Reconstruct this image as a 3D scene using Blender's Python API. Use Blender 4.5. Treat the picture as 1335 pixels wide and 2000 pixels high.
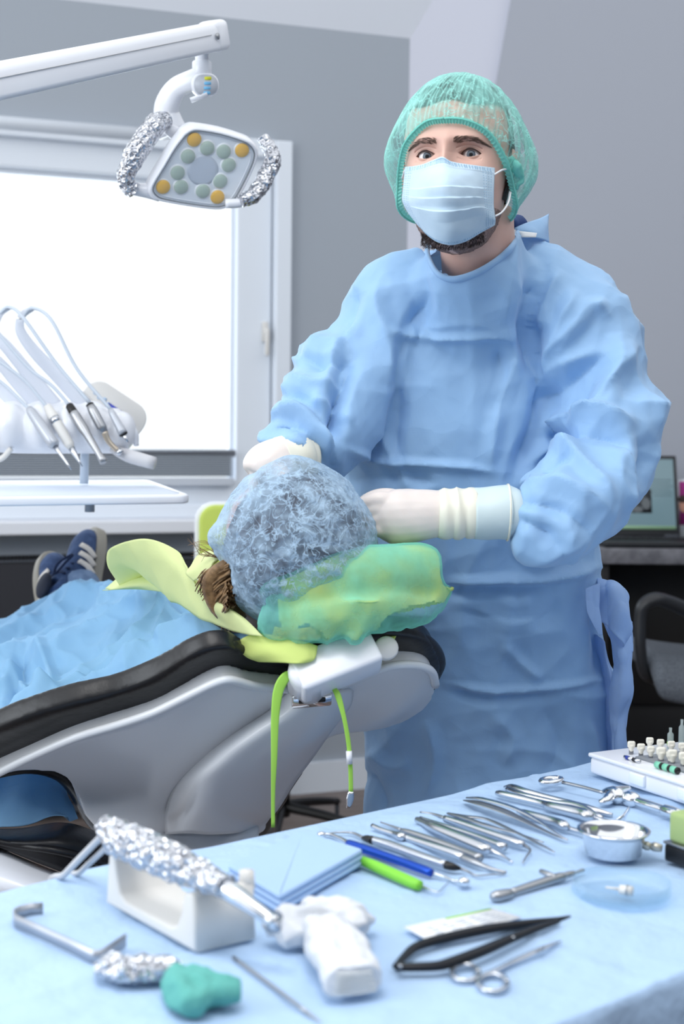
import bpy, bmesh, math, random
import numpy as np
from mathutils import Vector, Matrix, Euler
R = math.radians
random.seed(7); np.random.seed(7)
scene = bpy.context.scene
for o in list(bpy.data.objects): bpy.data.objects.remove(o)
C = scene.collection

# ---------------------------------------------------------------- camera
FPX = 50/36*2000
CAM = Vector((0, 0, 1.27))
cam_data = bpy.data.cameras.new('camera'); cam = bpy.data.objects.new('camera', cam_data); C.objects.link(cam)
cam_data.sensor_fit = 'VERTICAL'; cam_data.sensor_height = 36; cam_data.sensor_width = 24; cam_data.lens = 50
cam_data.clip_start = 0.05
ROT = (Matrix.Rotation(R(90-2.9), 3, 'X') @ Matrix.Rotation(R(0.6), 3, 'Z'))
cam.matrix_world = Matrix.Translation(CAM) @ ROT.to_4x4()
cam_data.dof.use_dof = True; cam_data.dof.focus_distance = 2.2; cam_data.dof.aperture_fstop = 4.5
scene.camera = cam

# ---------------------------------------------------------------- world, light, exposure
world = bpy.data.worlds.new('World'); scene.world = world; world.use_nodes = True
wb = world.node_tree.nodes['Background']; wb.inputs[0].default_value = (0.93, 0.965, 1.0, 1); wb.inputs[1].default_value = 1.0
scene.view_settings.view_transform = 'Standard'; scene.view_settings.look = 'None'
scene.view_settings.gamma = 1; scene.view_settings.use_curve_mapping = False
scene.view_settings.exposure = 0.42
def area_light(name, loc, target, sx, sy, power, col):
    d = bpy.data.lights.new(name, 'AREA'); d.shape = 'RECTANGLE'; d.size = sx; d.size_y = sy; d.energy = power; d.color = col
    o = bpy.data.objects.new(name, d); C.objects.link(o); o.location = loc
    o.rotation_euler = (Vector(target)-Vector(loc)).to_track_quat('-Z', 'Y').to_euler(); return o
area_light('ceiling_lamp_light', (-.2, .9, 2.75), (0.2, 1.4, 0), 1.2, 0.6, 14, (1, .985, .97))
area_light('window_daylight', (-1.75, 5.25, 1.75), (0.3, 1.6, 1.0), 2.6, 1.8, 34, (.85, .92, 1))
area_light('side_window_daylight', (-2.4, 0.9, 2.1), (0.4, 2.2, 1.2), 1.6, 1.4, 26, (.86, .93, 1))

# ---------------------------------------------------------------- helpers
def P(px, py, Y):
    d = ROT @ Vector(((px-667.5)/FPX, -(py-1000)/FPX, -1)); t = Y/d.y
    return CAM + d*t
def PZ(px, py, z):
    d = ROT @ Vector(((px-667.5)/FPX, -(py-1000)/FPX, -1)); t = (z-CAM.z)/d.z
    return CAM + d*t
def PP(px, py, p0, n):
    d = ROT @ Vector(((px-667.5)/FPX, -(py-1000)/FPX, -1)); t = (Vector(p0)-CAM).dot(n)/d.dot(n)
    return CAM + d*t
def lin(c):
    r = []
    for v in c[:3]:
        v = v/255; r.append(v/12.92 if v <= .04045 else ((v+.055)/1.055)**2.4)
    return (*r, 1)

def _h(ix, iy, iz, s):
    n = (ix*374761393 + iy*668265263 + iz*2147483647 + s*974711) & 0xffffffff
    n = ((n ^ (n >> 13))*1274126177) & 0xffffffff
    n = ((n ^ (n >> 16))*2246822519) & 0xffffffff
    return ((n ^ (n >> 15)) & 0xffffff)/0xffffff
def vnoise(p, s=0):
    p = np.asarray(p, float); i = np.floor(p).astype(np.int64); f = p-i; f = f*f*(3-2*f); r = 0
    for a in (0, 1):
        for b in (0, 1):
            for c in (0, 1):
                w = (f[:, 0] if a else 1-f[:, 0])*(f[:, 1] if b else 1-f[:, 1])*(f[:, 2] if c else 1-f[:, 2])
                r = r + w*_h(i[:, 0]+a, i[:, 1]+b, i[:, 2]+c, s)
    return r*2-1
def fbm(p, o=3, s=0):
    r = 0; a = 1
    for k in range(o): r = r + a*vnoise(p*(2**k)+k*17.3, s+k); a *= .5
    return r
def worley(p, s=0, two=False):
    p = np.asarray(p, float); i = np.floor(p).astype(np.int64); f1 = np.full(len(p), 9.); f2 = np.full(len(p), 9.)
    for a in (-1, 0, 1):
        for b in (-1, 0, 1):
            for c in (-1, 0, 1):
                q = i+np.array([a, b, c])
                o = np.stack([_h(q[:, 0], q[:, 1], q[:, 2], s+k) for k in (1, 2, 3)], 1)
                d = np.sqrt((((q+o)-p)**2).sum(1)); m = d < f1
                f2 = np.where(m, f1, np.minimum(f2, d)); f1 = np.where(m, d, f1)
    return (f1, f2) if two else f1

def link(o, parent=None):
    C.objects.link(o)
    if parent is not None: o.parent = parent
    return o
def tag(o, label=None, cat=None, group=None, kind=None):
    if label: o['label'] = label
    if cat: o['category'] = cat
    if group: o['group'] = group
    if kind: o['kind'] = kind
    return o
def thing(name, label, cat, loc, group=None):
    o = bpy.data.objects.new(name, None); C.objects.link(o); o.location = Vector(loc); o.empty_display_size = .05
    tag(o, label, cat, group); return o
def base_of(parent):
    v = Vector((0, 0, 0)); p = parent
    while p is not None: v += p.location; p = p.parent
    return np.array(v)
def mk(name, vf, m, parent=None, smooth=True, origin=None):
    """links ONE mesh object; verts come in world coordinates"""
    v, f = vf; v = np.asarray(v, float)
    if parent is not None and isinstance(parent, bpy.types.Object): b = base_of(parent)
    else: b = np.zeros(3)
    loc = np.zeros(3)
    if origin is None and parent is None and len(v): loc = np.array([(v[:, 0].min()+v[:, 0].max())/2, (v[:, 1].min()+v[:, 1].max())/2, v[:, 2].min()])
    me = bpy.data.meshes.new(name); me.from_pydata((v-b-loc).tolist(), [], [tuple(int(i) for i in q) for q in f]); me.update()
    for mm in (m if isinstance(m, (list, tuple)) else [m]): me.materials.append(mm)
    if smooth: me.polygons.foreach_set('use_smooth', [True]*len(me.polygons))
    o = bpy.data.objects.new(name, me); o.location = Vector(loc)
    return link(o, parent)
def join(*vfs):
    V = []; F = []; n = 0
    for v, f in vfs:
        V.append(np.asarray(v, float).reshape(-1, 3)); F += [tuple(i+n for i in q) for q in f]; n += len(v)
    return np.concatenate(V), F
def normals(v, f):
    v = np.asarray(v, float); nrm = np.zeros_like(v)
    q = np.array([(a[0], a[1], a[2]) for a in f]); fn = np.cross(v[q[:, 1]]-v[q[:, 0]], v[q[:, 2]]-v[q[:, 0]])
    if any(len(a) == 4 for a in f):
        q4 = np.array([(a[0], a[1], a[2], a[3]) if len(a) == 4 else (a[0], a[1], a[2], a[2]) for a in f])
        fn = np.cross(v[q4[:, 2]]-v[q4[:, 0]], v[q4[:, 3]]-v[q4[:, 1]])
        for k in range(4): np.add.at(nrm, q4[:, k], fn)
    else:
        for k in range(3): np.add.at(nrm, q[:, k], fn)
    return nrm/np.maximum(np.linalg.norm(nrm, axis=1, keepdims=True), 1e-12)
def push(vf, d):
    v, f = vf; v = np.asarray(v, float); return v+normals(v, f)*np.asarray(d).reshape(-1, 1), f
def cr(pts, n):
    """Catmull-Rom through points (rows), n samples per span"""
    p = np.asarray([list(a) for a in pts], float)
    if len(p) < 2: return p
    e = np.vstack([2*p[0]-p[1], p, 2*p[-1]-p[-2]]); out = []
    for i in range(len(p)-1):
        a, b, c, d = e[i:i+4]
        for k in range(n):
            t = k/n; out.append(.5*((2*b)+(-a+c)*t+(2*a-5*b+4*c-d)*t*t+(-a+3*b-3*c+d)*t**3))
    out.append(p[-1]); return np.array(out)
def tube(pts, rad, seg=12, n=6, cap=True, flat=None, up=None, power=1.0):
    """pts 3D, rad scalar or list; flat = (a,b) multipliers of the ellipse along up/side"""
    pts = [tuple(p) for p in pts]
    if np.isscalar(rad): rad = [rad]*len(pts)
    d = cr([(*p, r) for p, r in zip(pts, rad)], n) if n > 1 else np.array([(*p, r) for p, r in zip(pts, rad)])
    p = d[:, :3]; r = np.maximum(d[:, 3], 1e-5); t = np.gradient(p, axis=0); t /= np.maximum(np.linalg.norm(t, axis=1, keepdims=True), 1e-9)
    u = np.array(up if up is not None else ((0, 0, 1) if abs(t[0][2]) < .9 else (1, 0, 0)), float); V = []; a, b = flat or (1, 1)
    ang = np.linspace(0, 2*np.pi, seg, endpoint=False)
    ca = np.sign(np.cos(ang))*np.abs(np.cos(ang))**power; sa = np.sign(np.sin(ang))*np.abs(np.sin(ang))**power
    for i in range(len(p)):
        if up is not None: u = np.array(up, float)
        u = u-t[i]*u.dot(t[i]); u /= max(np.linalg.norm(u), 1e-9); s = np.cross(t[i], u)
        V.append(p[i]+r[i]*(a*np.outer(ca, u)+b*np.outer(sa, s)))
    m = len(p); V = np.concatenate(V); F = []
    for i in range(m-1):
        for j in range(seg):
            k = (j+1) % seg; F.append((i*seg+j, i*seg+k, (i+1)*seg+k, (i+1)*seg+j))
    if cap: F.append(tuple(range(seg))[::-1]); F.append(tuple((m-1)*seg+j for j in range(seg)))
    return V, F
def grid(V, closed_u=False, closed_v=False, caps=False):
    V = np.asarray(V, float); a, b, _ = V.shape; F = []
    for i in range(a if closed_u else a-1):
        for j in range(b if closed_v else b-1):
            F.append((i*b+j, i*b+(j+1) % b, ((i+1) % a)*b+(j+1) % b, ((i+1) % a)*b+j))
    if caps: F.append(tuple(range(b))[::-1]); F.append(tuple((a-1)*b+j for j in range(b)))
    return V.reshape(-1, 3), F
def net(rows, nu=6, nv=6, closed_v=False):
    """smooth surface through a grid of 3D points"""
    rr = []
    for r in rows:
        r = [tuple(p) for p in r]
        if closed_v:
            L = len(r); e = r[-2:]+r+r[:3]; s = cr(e, nv); rr.append(s[2*nv:(2+L)*nv])
        else: rr.append(cr(r, nv))
    rr = np.array(rr); cols = [cr(rr[:, j], nu) for j in range(rr.shape[1])]
    return grid(np.stack(cols, 1), closed_v=closed_v)
def thick(vf, t):
    """give a sheet thickness t (shell below its normals)"""
    v, f = vf; v = np.asarray(v, float); n = normals(v, f); m = len(v); from collections import Counter
    e = Counter(); own = {}
    for q in f:
        for k in range(len(q)):
            a, b = q[k], q[(k+1) % len(q)]; e[(min(a, b), max(a, b))] += 1; own[(min(a, b), max(a, b))] = (a, b)
    F = list(f)+[tuple(i+m for i in q[::-1]) for q in f]
    for k, c in e.items():
        if c == 1: a, b = own[k]; F.append((b, a, a+m, b+m))
    return np.concatenate([v, v-n*t]), F
def ball(c, r, seg=16, rings=10, rot=None):
    c = np.array(c, float); r = np.array([r]*3 if np.isscalar(r) else r, float); V = [(0, 0, 1)]
    for i in range(1, rings):
        a = math.pi*i/rings
        for j in range(seg):
            b = 2*math.pi*j/seg; V.append((math.sin(a)*math.cos(b), math.sin(a)*math.sin(b), math.cos(a)))
    V.append((0, 0, -1)); F = []
    for j in range(seg): F.append((0, 1+j, 1+(j+1) % seg))
    for i in range(rings-2):
        for j in range(seg): F.append((1+i*seg+j, 1+(i+1)*seg+j, 1+(i+1)*seg+(j+1) % seg, 1+i*seg+(j+1) % seg))
    L = len(V)-1
    for j in range(seg): F.append((L, 1+(rings-2)*seg+(j+1) % seg, 1+(rings-2)*seg+j))
    V = np.array(V)*r
    if rot is not None: V = V @ np.array(rot.to_3x3() if hasattr(rot, 'to_3x3') else rot).T
    return V+c, F
def frame(o, x, up=(0, 0, 1)):
    """matrix with local x along x"""
    x = Vector(x).normalized(); up = Vector(up); y = up.cross(x).normalized(); z = x.cross(y)
    return Matrix(((x.x, y.x, z.x, o[0]), (x.y, y.y, z.y, o[1]), (x.z, y.z, z.z, o[2]), (0, 0, 0, 1)))
def xf(vf, M):
    v, f = vf; M = np.array(M); return np.asarray(v) @ M[:3, :3].T + M[:3, 3], f
def box(c, s, bev=0.0, seg=2, M=None):
    bm = bmesh.new(); bmesh.ops.create_cube(bm, size=1)
    for v in bm.verts: v.co = Vector((v.co.x*s[0], v.co.y*s[1], v.co.z*s[2]))
    if bev > 0: bmesh.ops.bevel(bm, geom=bm.edges[:]+bm.verts[:], offset=min(bev, min(s)*.49), segments=seg, affect='EDGES', profile=.5)
    bm.verts.ensure_lookup_table(); v = np.array([list(x.co) for x in bm.verts])+np.array(c, float); f = [tuple(x.index for x in q.verts) for q in bm.faces]; bm.free()
    return xf((v, f), M) if M is not None else (v, f)
def prism(poly, depth, bev=0.0, seg=2, M=None):
    """poly in local xy, extruded +z by depth, bevelled"""
    bm = bmesh.new(); vs = [bm.verts.new((x, y, 0)) for x, y in poly]; f = bm.faces.new(vs)
    r = bmesh.ops.extrude_face_region(bm, geom=[f]); up = [g for g in r['geom'] if isinstance(g, bmesh.types.BMVert)]
    for v in up: v.co.z += depth
    bmesh.ops.recalc_face_normals(bm, faces=bm.faces[:])
    if bev > 0:
        e = [e for e in bm.edges if abs(e.verts[0].co.z-e.verts[1].co.z) < 1e-9]
        bmesh.ops.bevel(bm, geom=e, offset=bev, segments=seg, affect='EDGES', profile=.5)
    bm.verts.index_update(); v = np.array([list(x.co) for x in bm.verts]); F = [tuple(x.index for x in q.verts) for q in bm.faces]; bm.free()
    return xf((v, F), M) if M is not None else (v, F)
def lathe(prof, seg=24, M=None, closed=False):
    """prof list of (r, z) about local z"""
    ang = np.linspace(0, 2*np.pi, seg, endpoint=False); V = np.array([[(r*math.cos(a), r*math.sin(a), z) for a in ang] for r, z in prof])
    vf = grid(V, closed_u=closed, closed_v=True, caps=not closed)
    return xf(vf, M) if M is not None else vf
def lathe_x(prof, M, seg=14):
    """(x, r) profile about the local x axis of M"""
    ang = np.linspace(0, 2*np.pi, seg, endpoint=False); V = np.array([[(x, max(r, 1e-5)*math.cos(a), max(r, 1e-5)*math.sin(a)) for a in ang] for x, r in prof])
    return xf(grid(V, closed_v=True, caps=True), M)
def remesh(vf, voxel, smooth=4):
    v, f = vf; me = bpy.data.meshes.new('tmp'); me.from_pydata(np.asarray(v).tolist(), [], [tuple(int(i) for i in q) for q in f]); me.update()
    o = bpy.data.objects.new('tmp', me); C.objects.link(o)
    m = o.modifiers.new('r', 'REMESH'); m.mode = 'VOXEL'; m.voxel_size = voxel; m.adaptivity = 0
    if smooth: s = o.modifiers.new('s', 'SMOOTH'); s.iterations = smooth; s.factor = .5
    dg = bpy.context.evaluated_depsgraph_get(); e = o.evaluated_get(dg); g = e.to_mesh()
    co = np.zeros(len(g.vertices)*3); g.vertices.foreach_get('co', co); F = [tuple(p.vertices) for p in g.polygons]
    e.to_mesh_clear(); bpy.data.objects.remove(o); bpy.data.meshes.remove(me)
    return co.reshape(-1, 3), F
def roundpoly(w, h, r, n=6):
    out = []
    for cx, cy, a0 in ((w/2-r, h/2-r, 0), (-w/2+r, h/2-r, 90), (-w/2+r, -h/2+r, 180), (w/2-r, -h/2+r, 270)):
        for k in range(n+1): a = R(a0+90*k/n); out.append((cx+r*math.cos(a), cy+r*math.sin(a)))
    return out
def segdist(p, a, b):
    a = np.array(a, float); b = np.array(b, float); ab = b-a; t = np.clip(((p-a)@ab)/max(ab@ab, 1e-12), 0, 1); return np.linalg.norm(p-(a+t[:, None]*ab), axis=1), t

# ---------------------------------------------------------------- materials
def mat(name, col, rough=.5, metal=0, **k):
    m = bpy.data.materials.new(name); m.use_nodes = True; nt = m.node_tree; b = nt.nodes['Principled BSDF']
    b.inputs['Base Color'].default_value = lin(col); b.inputs['Roughness'].default_value = rough; b.inputs['Metallic'].default_value = metal
    b.inputs['IOR'].default_value = 1.45
    if 'spec' in k: b.inputs['Specular IOR Level'].default_value = k['spec']
    if 'coat' in k: b.inputs['Coat Weight'].default_value = k['coat']; b.inputs['Coat Roughness'].default_value = .15
    if 'sss' in k: b.inputs['Subsurface Weight'].default_value = k['sss']; b.inputs['Subsurface Radius'].default_value = (.012, .005, .003); b.inputs['Subsurface Scale'].default_value = 1
    if 'glass' in k: b.inputs['Transmission Weight'].default_value = k['glass']
    if 'sheen' in k: b.inputs['Sheen Weight'].default_value = k['sheen']
    tc = nt.nodes.new('ShaderNodeTexCoord')
    def noise(scale, detail=3, stretch=None):
        n = nt.nodes.new('ShaderNodeTexNoise'); n.inputs['Scale'].default_value = scale; n.inputs['Detail'].default_value = detail
        if stretch:
            mp = nt.nodes.new('ShaderNodeMapping'); mp.inputs['Scale'].default_value = stretch; nt.links.new(tc.outputs['Object'], mp.inputs[0]); nt.links.new(mp.outputs[0], n.inputs[0])
        else: nt.links.new(tc.outputs['Object'], n.inputs[0])
        return n
    if 'mott' in k:                       # (second colour, scale[, stretch, lo, hi])
        c2, sc, *r = k['mott']; n = noise(sc, 4, r[0] if r else None); mx = nt.nodes.new('ShaderNodeMix'); mx.data_type = 'RGBA'
        rp = nt.nodes.new('ShaderNodeMapRange'); rp.inputs[1].default_value = r[1] if len(r) > 1 else .35; rp.inputs[2].default_value = r[2] if len(r) > 2 else .65
        nt.links.new(n.outputs[0], rp.inputs[0]); nt.links.new(rp.outputs[0], mx.inputs[0])
        mx.inputs[6].default_value = lin(col); mx.inputs[7].default_value = lin(c2); nt.links.new(mx.outputs[2], b.inputs['Base Color'])
    last = None
    for kind, sc, st, dist in k.get('bump', []):   # list of (kind, scale, strength, distance)
        if kind == 'noise': n = noise(sc, 4); out = n.outputs[0]
        elif kind == 'vor':
            n = nt.nodes.new('ShaderNodeTexVoronoi'); n.inputs['Scale'].default_value = sc
            w = noise(sc*.7, 2); av = nt.nodes.new('ShaderNodeVectorMath'); av.operation = 'MULTIPLY_ADD'; av.inputs[1].default_value = (.6/sc,)*3
            nt.links.new(w.outputs[1], av.inputs[0]); nt.links.new(tc.outputs['Object'], av.inputs[2]); nt.links.new(av.outputs[0], n.inputs[0]); out = n.outputs[0]
        elif kind == 'dots':
            n = nt.nodes.new('ShaderNodeTexVoronoi'); n.inputs['Scale'].default_value = sc; n.inputs['Randomness'].default_value = .15; nt.links.new(tc.outputs['Object'], n.inputs[0]); out = n.outputs[0]
        bp = nt.nodes.new('ShaderNodeBump'); bp.inputs['Strength'].default_value = st; bp.inputs['Distance'].default_value = dist
        nt.links.new(out, bp.inputs['Height'])
        if last: nt.links.new(last.outputs[0], bp.inputs['Normal'])
        last = bp
    if last: nt.links.new(last.outputs[0], b.inputs['Normal'])
    out = nt.nodes['Material Output']; sh = b.outputs[0]
    if 'transl' in k:                     # thin cloth letting light through
        t = nt.nodes.new('ShaderNodeBsdfTranslucent'); t.inputs[0].default_value = lin(col); ms = nt.nodes.new('ShaderNodeMixShader'); ms.inputs[0].default_value = k['transl']
        if last: nt.links.new(last.outputs[0], t.inputs['Normal'])
        nt.links.new(sh, ms.inputs[1]); nt.links.new(t.outputs[0], ms.inputs[2]); sh = ms.outputs[0]
    if 'sheer' in k:                      # loosely woven: see-through amount face on, denser at grazing angles and in patches
        t = nt.nodes.new('ShaderNodeBsdfTransparent'); ms = nt.nodes.new('ShaderNodeMixShader')
        lw = nt.nodes.new('ShaderNodeLayerWeight'); lw.inputs[0].default_value = .35
        mr = nt.nodes.new('ShaderNodeMapRange'); mr.inputs[3].default_value = k['sheer']; mr.inputs[4].default_value = .03; nt.links.new(lw.outputs['Facing'], mr.inputs[0])
        n = noise(k.get('weave', 60), 4); nm = nt.nodes.new('ShaderNodeMapRange'); nm.inputs[1].default_value = .35; nm.inputs[2].default_value = .68; nm.inputs[3].default_value = 1.25; nm.inputs[4].default_value = .45
        nt.links.new(n.outputs[0], nm.inputs[0]); mu = nt.nodes.new('ShaderNodeMath'); mu.operation = 'MULTIPLY'; mu.use_clamp = True
        nt.links.new(mr.outputs[0], mu.inputs[0]); nt.links.new(nm.outputs[0], mu.inputs[1])
        for sc_s in k.get('strands', ()):   # gathered threads, thick where the cloth is creased
            s_ = noise(sc_s, 3); s_.inputs['Distortion'].default_value = 1.2
            a_ = nt.nodes.new('ShaderNodeMath'); a_.operation = 'SUBTRACT'; a_.inputs[1].default_value = .5; nt.links.new(s_.outputs[0], a_.inputs[0])
            b_ = nt.nodes.new('ShaderNodeMath'); b_.operation = 'ABSOLUTE'; nt.links.new(a_.outputs[0], b_.inputs[0])
            c_ = nt.nodes.new('ShaderNodeMapRange'); c_.inputs[1].default_value = 0; c_.inputs[2].default_value = .035; c_.inputs[3].default_value = .25; c_.inputs[4].default_value = 1; nt.links.new(b_.outputs[0], c_.inputs[0])
            m2 = nt.nodes.new('ShaderNodeMath'); m2.operation = 'MULTIPLY'; nt.links.new(mu.outputs[0], m2.inputs[0]); nt.links.new(c_.outputs[0], m2.inputs[1]); mu = m2
        nt.links.new(mu.outputs[0], ms.inputs[0]); nt.links.new(sh, ms.inputs[1]); nt.links.new(t.outputs[0], ms.inputs[2]); sh = ms.outputs[0]
    nt.links.new(sh, out.inputs[0]); return m
def glass_mat(name, col, rough=.02, amount=.9):
    m = bpy.data.materials.new(name); m.use_nodes = True; nt = m.node_tree; b = nt.nodes['Principled BSDF']
    b.inputs['Base Color'].default_value = lin(col); b.inputs['Roughness'].default_value = rough
    t = nt.nodes.new('ShaderNodeBsdfTransparent'); t.inputs[0].default_value = lin(col); ms = nt.nodes.new('ShaderNodeMixShader'); ms.inputs[0].default_value = amount
    nt.links.new(b.outputs[0], ms.inputs[1]); nt.links.new(t.outputs[0], ms.inputs[2]); nt.links.new(ms.outputs[0], nt.nodes['Material Output'].inputs[0]); return m

M_ = {}
M_['wall_grey'] = mat('wall_grey', (168, 175, 184), .85, bump=[('noise', 300, .08, .001)])
M_['wall_gable'] = mat('wall_gable', (212, 214, 226), .85, bump=[('noise', 300, .08, .001)])
M_['wall_mid'] = mat('wall_mid', (172, 176, 186), .85, bump=[('noise', 300, .08, .001)])
M_['ceil'] = mat('ceiling_paint', (226, 230, 238), .9)
M_['floor'] = mat('floor_boards', (126, 114, 108), .45, mott=((104, 92, 88), 5, (1, 9, 1)))
M_['pvc'] = mat('white_pvc', (232, 238, 246), .35)
M_['white'] = mat('white_plastic', (232, 234, 240), .3, coat=.3)
M_['offwhite'] = mat('offwhite_plastic', (222, 220, 216), .45)
M_['shell'] = mat('chair_shell_grey', (226, 229, 233), .32, coat=.25)
M_['leather'] = mat('black_leather', (22, 22, 25), .38, bump=[('noise', 260, .12, .001), ('noise', 14, .25, .01)])
M_['black'] = mat('black_plastic', (20, 20, 22), .4)
M_['darkgrey'] = mat('dark_grey_metal', (62, 66, 74), .6)
M_['steel'] = mat('steel', (205, 208, 214), .22, 1)
M_['steel_satin'] = mat('steel_satin', (170, 172, 176), .38, 1)
M_['chrome'] = mat('chrome', (228, 230, 234), .08, 1)
M_['foil'] = mat('aluminium_foil', (204, 206, 212), .27, 1, bump=[('vor', 120, .9, .005)])
M_['skin'] = mat('skin', (218, 182, 168), .5, sss=.15, mott=((212, 170, 156), 30, None, .2, .8), bump=[('noise', 900, .08, .0006)])
M_['gown'] = mat('gown_blue', (156, 196, 236), .62, transl=.1, bump=[('vor', 26, .35, .006), ('dots', 650, .16, .0006)], sheen=.2)
M_['drape'] = mat('table_drape_blue', (168, 195, 226), .75, bump=[('noise', 14, .6, .02), ('noise', 500, .1, .0006)])
M_['glove'] = mat('latex_glove', (228, 218, 212), .42, sss=.1, bump=[('noise', 70, .12, .002)])
M_['gloveroll'] = mat('latex_glove_cuff', (232, 230, 214), .45, bump=[('noise', 70, .12, .002)])
M_['glovecuff'] = mat('latex_over_blue', (206, 222, 224), .45, bump=[('noise', 60, .15, .002)])
# ================================================================ room
CX = P(800, 75, 5.2)                                 # corner under the ceiling
WD = Vector((-.934, -.357, 0))                       # window wall runs away from the corner towards the left and nearer
WN = Vector((.357, -.934, 0))                        # into the room
def W(px, py, off=0.0): return PP(px, py, (CX.x+WN.x*off, CX.y+WN.y*off, 0), WN)   # pixel to point on the window wall
def wl(p):                                           # wall point to (distance from corner, z)
    return ((p.x-CX.x)*WD.x+(p.y-CX.y)*WD.y, p.z)
def WP(s, z, off=0.0): return Vector((CX.x+WD.x*s+WN.x*off, CX.y+WD.y*s+WN.y*off, z))
GN = Vector((-.08, -1, 0)).normalized()              # gable wall faces the camera
def Gp(px, py, off=0.0): return PP(px, py, (CX.x+GN.x*off, CX.y+GN.y*off, 0), GN)
GD = Vector((-GN.y, GN.x, 0))
# window opening in wall coordinates (s from corner, z)
s0, z_top = wl(W(560, 285)); _, z_bot = wl(W(250, 1012)); z_bot -= .0
s1 = 3.1
WH = 3.2
def wquad(sa, za, sb, zb, off, t):                   # slab on the window wall
    a = [WP(sa, za, off), WP(sb, za, off), WP(sb, zb, off), WP(sa, zb, off)]; b = [WP(sa, za, off-t), WP(sb, za, off-t), WP(sb, zb, off-t), WP(sa, zb, off-t)]
    return np.array([list(p) for p in a+b]), [(0, 1, 2, 3), (7, 6, 5, 4), (0, 4, 5, 1), (1, 5, 6, 2), (2, 6, 7, 3), (3, 7, 4, 0)]
tl = CX.z
dz = (W(130, 0).z-CX.z)/wl(W(130, 0))[0]              # the eaves line along the window wall
S2 = 3.4
wl_mesh = join(wquad(-.0, 0, s0, tl+.0, 0, .3), wquad(s0, 0, s1, z_bot, 0, .3), wquad(s1, 0, S2, z_top, 0, .3), wquad(s0, z_top, S2, tl+.02, 0, .3))
v, f = wl_mesh; v = v.copy()
for i in range(len(v)):
    if v[i, 2] > tl-.05: s = (v[i, 0]-CX.x)*WD.x+(v[i, 1]-CX.y)*WD.y; v[i, 2] = CX.z+dz*max(s, 0)+.02
tag(mk('wall_left', (v, f), M_['wall_grey'], smooth=False), kind='structure')
g2 = Gp(845, 0); c1 = WP(S2, CX.z+dz*S2)
n_c = (c1-CX).cross(g2-CX).normalized()
# ceiling: slope rising from the eaves, built as a slab
cz = lambda x, y: CX.z-((x-CX.x)*n_c.x+(y-CX.y)*n_c.y)/n_c.z
XR = 2.6
def zc(p): return min(cz(p[0], p[1]), 3.6)
rx = [CX, CX+GD*.55, CX+GD*.55+WN*3.5, CX+WN*3.5]
a = CX-WD*.0; 
ridge = 3.45; sr = (ridge-CX.z)/max(1e-3, (cz(CX.x+GD.x, CX.y+GD.y)-CX.z))
p00 = CX+WD*0-WN*.02; p01 = WP(S2, 0); p10 = CX+GD*sr; 
def cpt(p): return (p[0], p[1], cz(p[0], p[1]))
e0 = (CX.x, CX.y); e1 = (p01.x, p01.y); q0 = (CX.x+GD.x*sr, CX.y+GD.y*sr); k_ = Vector((e1[0]-e0[0], e1[1]-e0[1]))
q1 = (q0[0]+k_.x, q0[1]+k_.y)
def slab(pts, t=.08):
    a = [list(p) for p in pts]; b = [[p[0], p[1], p[2]+t] for p in pts]; n = len(a)
    return np.array(a+b), [tuple(range(n)), tuple(range(2*n-1, n-1, -1))]+[(i, n+i, n+(i+1) % n, (i+1) % n) for i in range(n)]
tag(mk('ceiling', slab([cpt(e0), cpt(q0), cpt(q1), cpt(e1)]), M_['ceil'], smooth=False), kind='structure')
zr = cz(*q0)
# gable wall: light plaster, with a darker grey face standing 3 cm proud to the right
gw = [Vector((CX.x, CX.y, 0)), Vector((CX.x+GD.x*3.0, CX.y+GD.y*3.0, 0))]
top = [(gw[1].x, gw[1].y, zr), (q0[0], q0[1], zr), (CX.x, CX.y, CX.z)]
poly = [tuple(gw[0]), tuple(gw[1])]+top
b = [(p[0]-GN.x*.2, p[1]-GN.y*.2, p[2]) for p in poly]; n = len(poly)
gv = np.array([list(p) for p in poly+b]); gf = [tuple(range(n)), tuple(range(2*n-1, n-1, -1))]+[(i, n+i, n+(i+1) % n, (i+1) % n) for i in range(n)]
tag(mk('wall_back', (gv, gf), M_['wall_gable'], smooth=False), kind='structure')
A = Gp(1004, -40, .03); B = Gp(912, 470, .03); Cc = Gp(912, 1700, .03)
pan = [Vector((B.x, B.y, 0)), Vector((gw[1].x+GN.x*.03, gw[1].y+GN.y*.03, 0)), Vector((gw[1].x+GN.x*.03, gw[1].y+GN.y*.03, zr-.01)), Vector((A.x+GD.x*.02, A.y+GD.y*.02, zr-.01)), A, B]
n = len(pan); b = [p-GN*.03 for p in pan]
tag(mk('wall_right', (np.array([list(p) for p in pan+b]), [tuple(range(n)), tuple(range(2*n-1, n-1, -1))]+[(i, n+i, n+(i+1) % n, (i+1) % n) for i in range(n)]), M_['wall_mid'], smooth=False), kind='structure')
fl = np.array([(-4, -1.6, -.05), (4.2, -1.6, -.05), (4.2, 6.2, -.05), (-4, 6.2, -.05), (-4, -1.6, 0), (4.2, -1.6, 0), (4.2, 6.2, 0), (-4, 6.2, 0)])
tag(mk('floor', (fl, [(3, 2, 1, 0), (4, 5, 6, 7), (0, 1, 5, 4), (1, 2, 6, 5), (2, 3, 7, 6), (3, 0, 4, 7)]), M_['floor'], smooth=False), kind='structure')
bb = box((0, 0, 0), (1.3, .018, .11), .004)
gm = Matrix(((GD.x, -GN.x, 0, CX.x+GD.x*.66+GN.x*.012), (GD.y, -GN.y, 0, CX.y+GD.y*.66+GN.y*.012), (0, 0, 1, .055), (0, 0, 0, 1)))
tag(mk('baseboard_back', xf(bb, gm), M_['pvc'], smooth=False), kind='structure')
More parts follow.
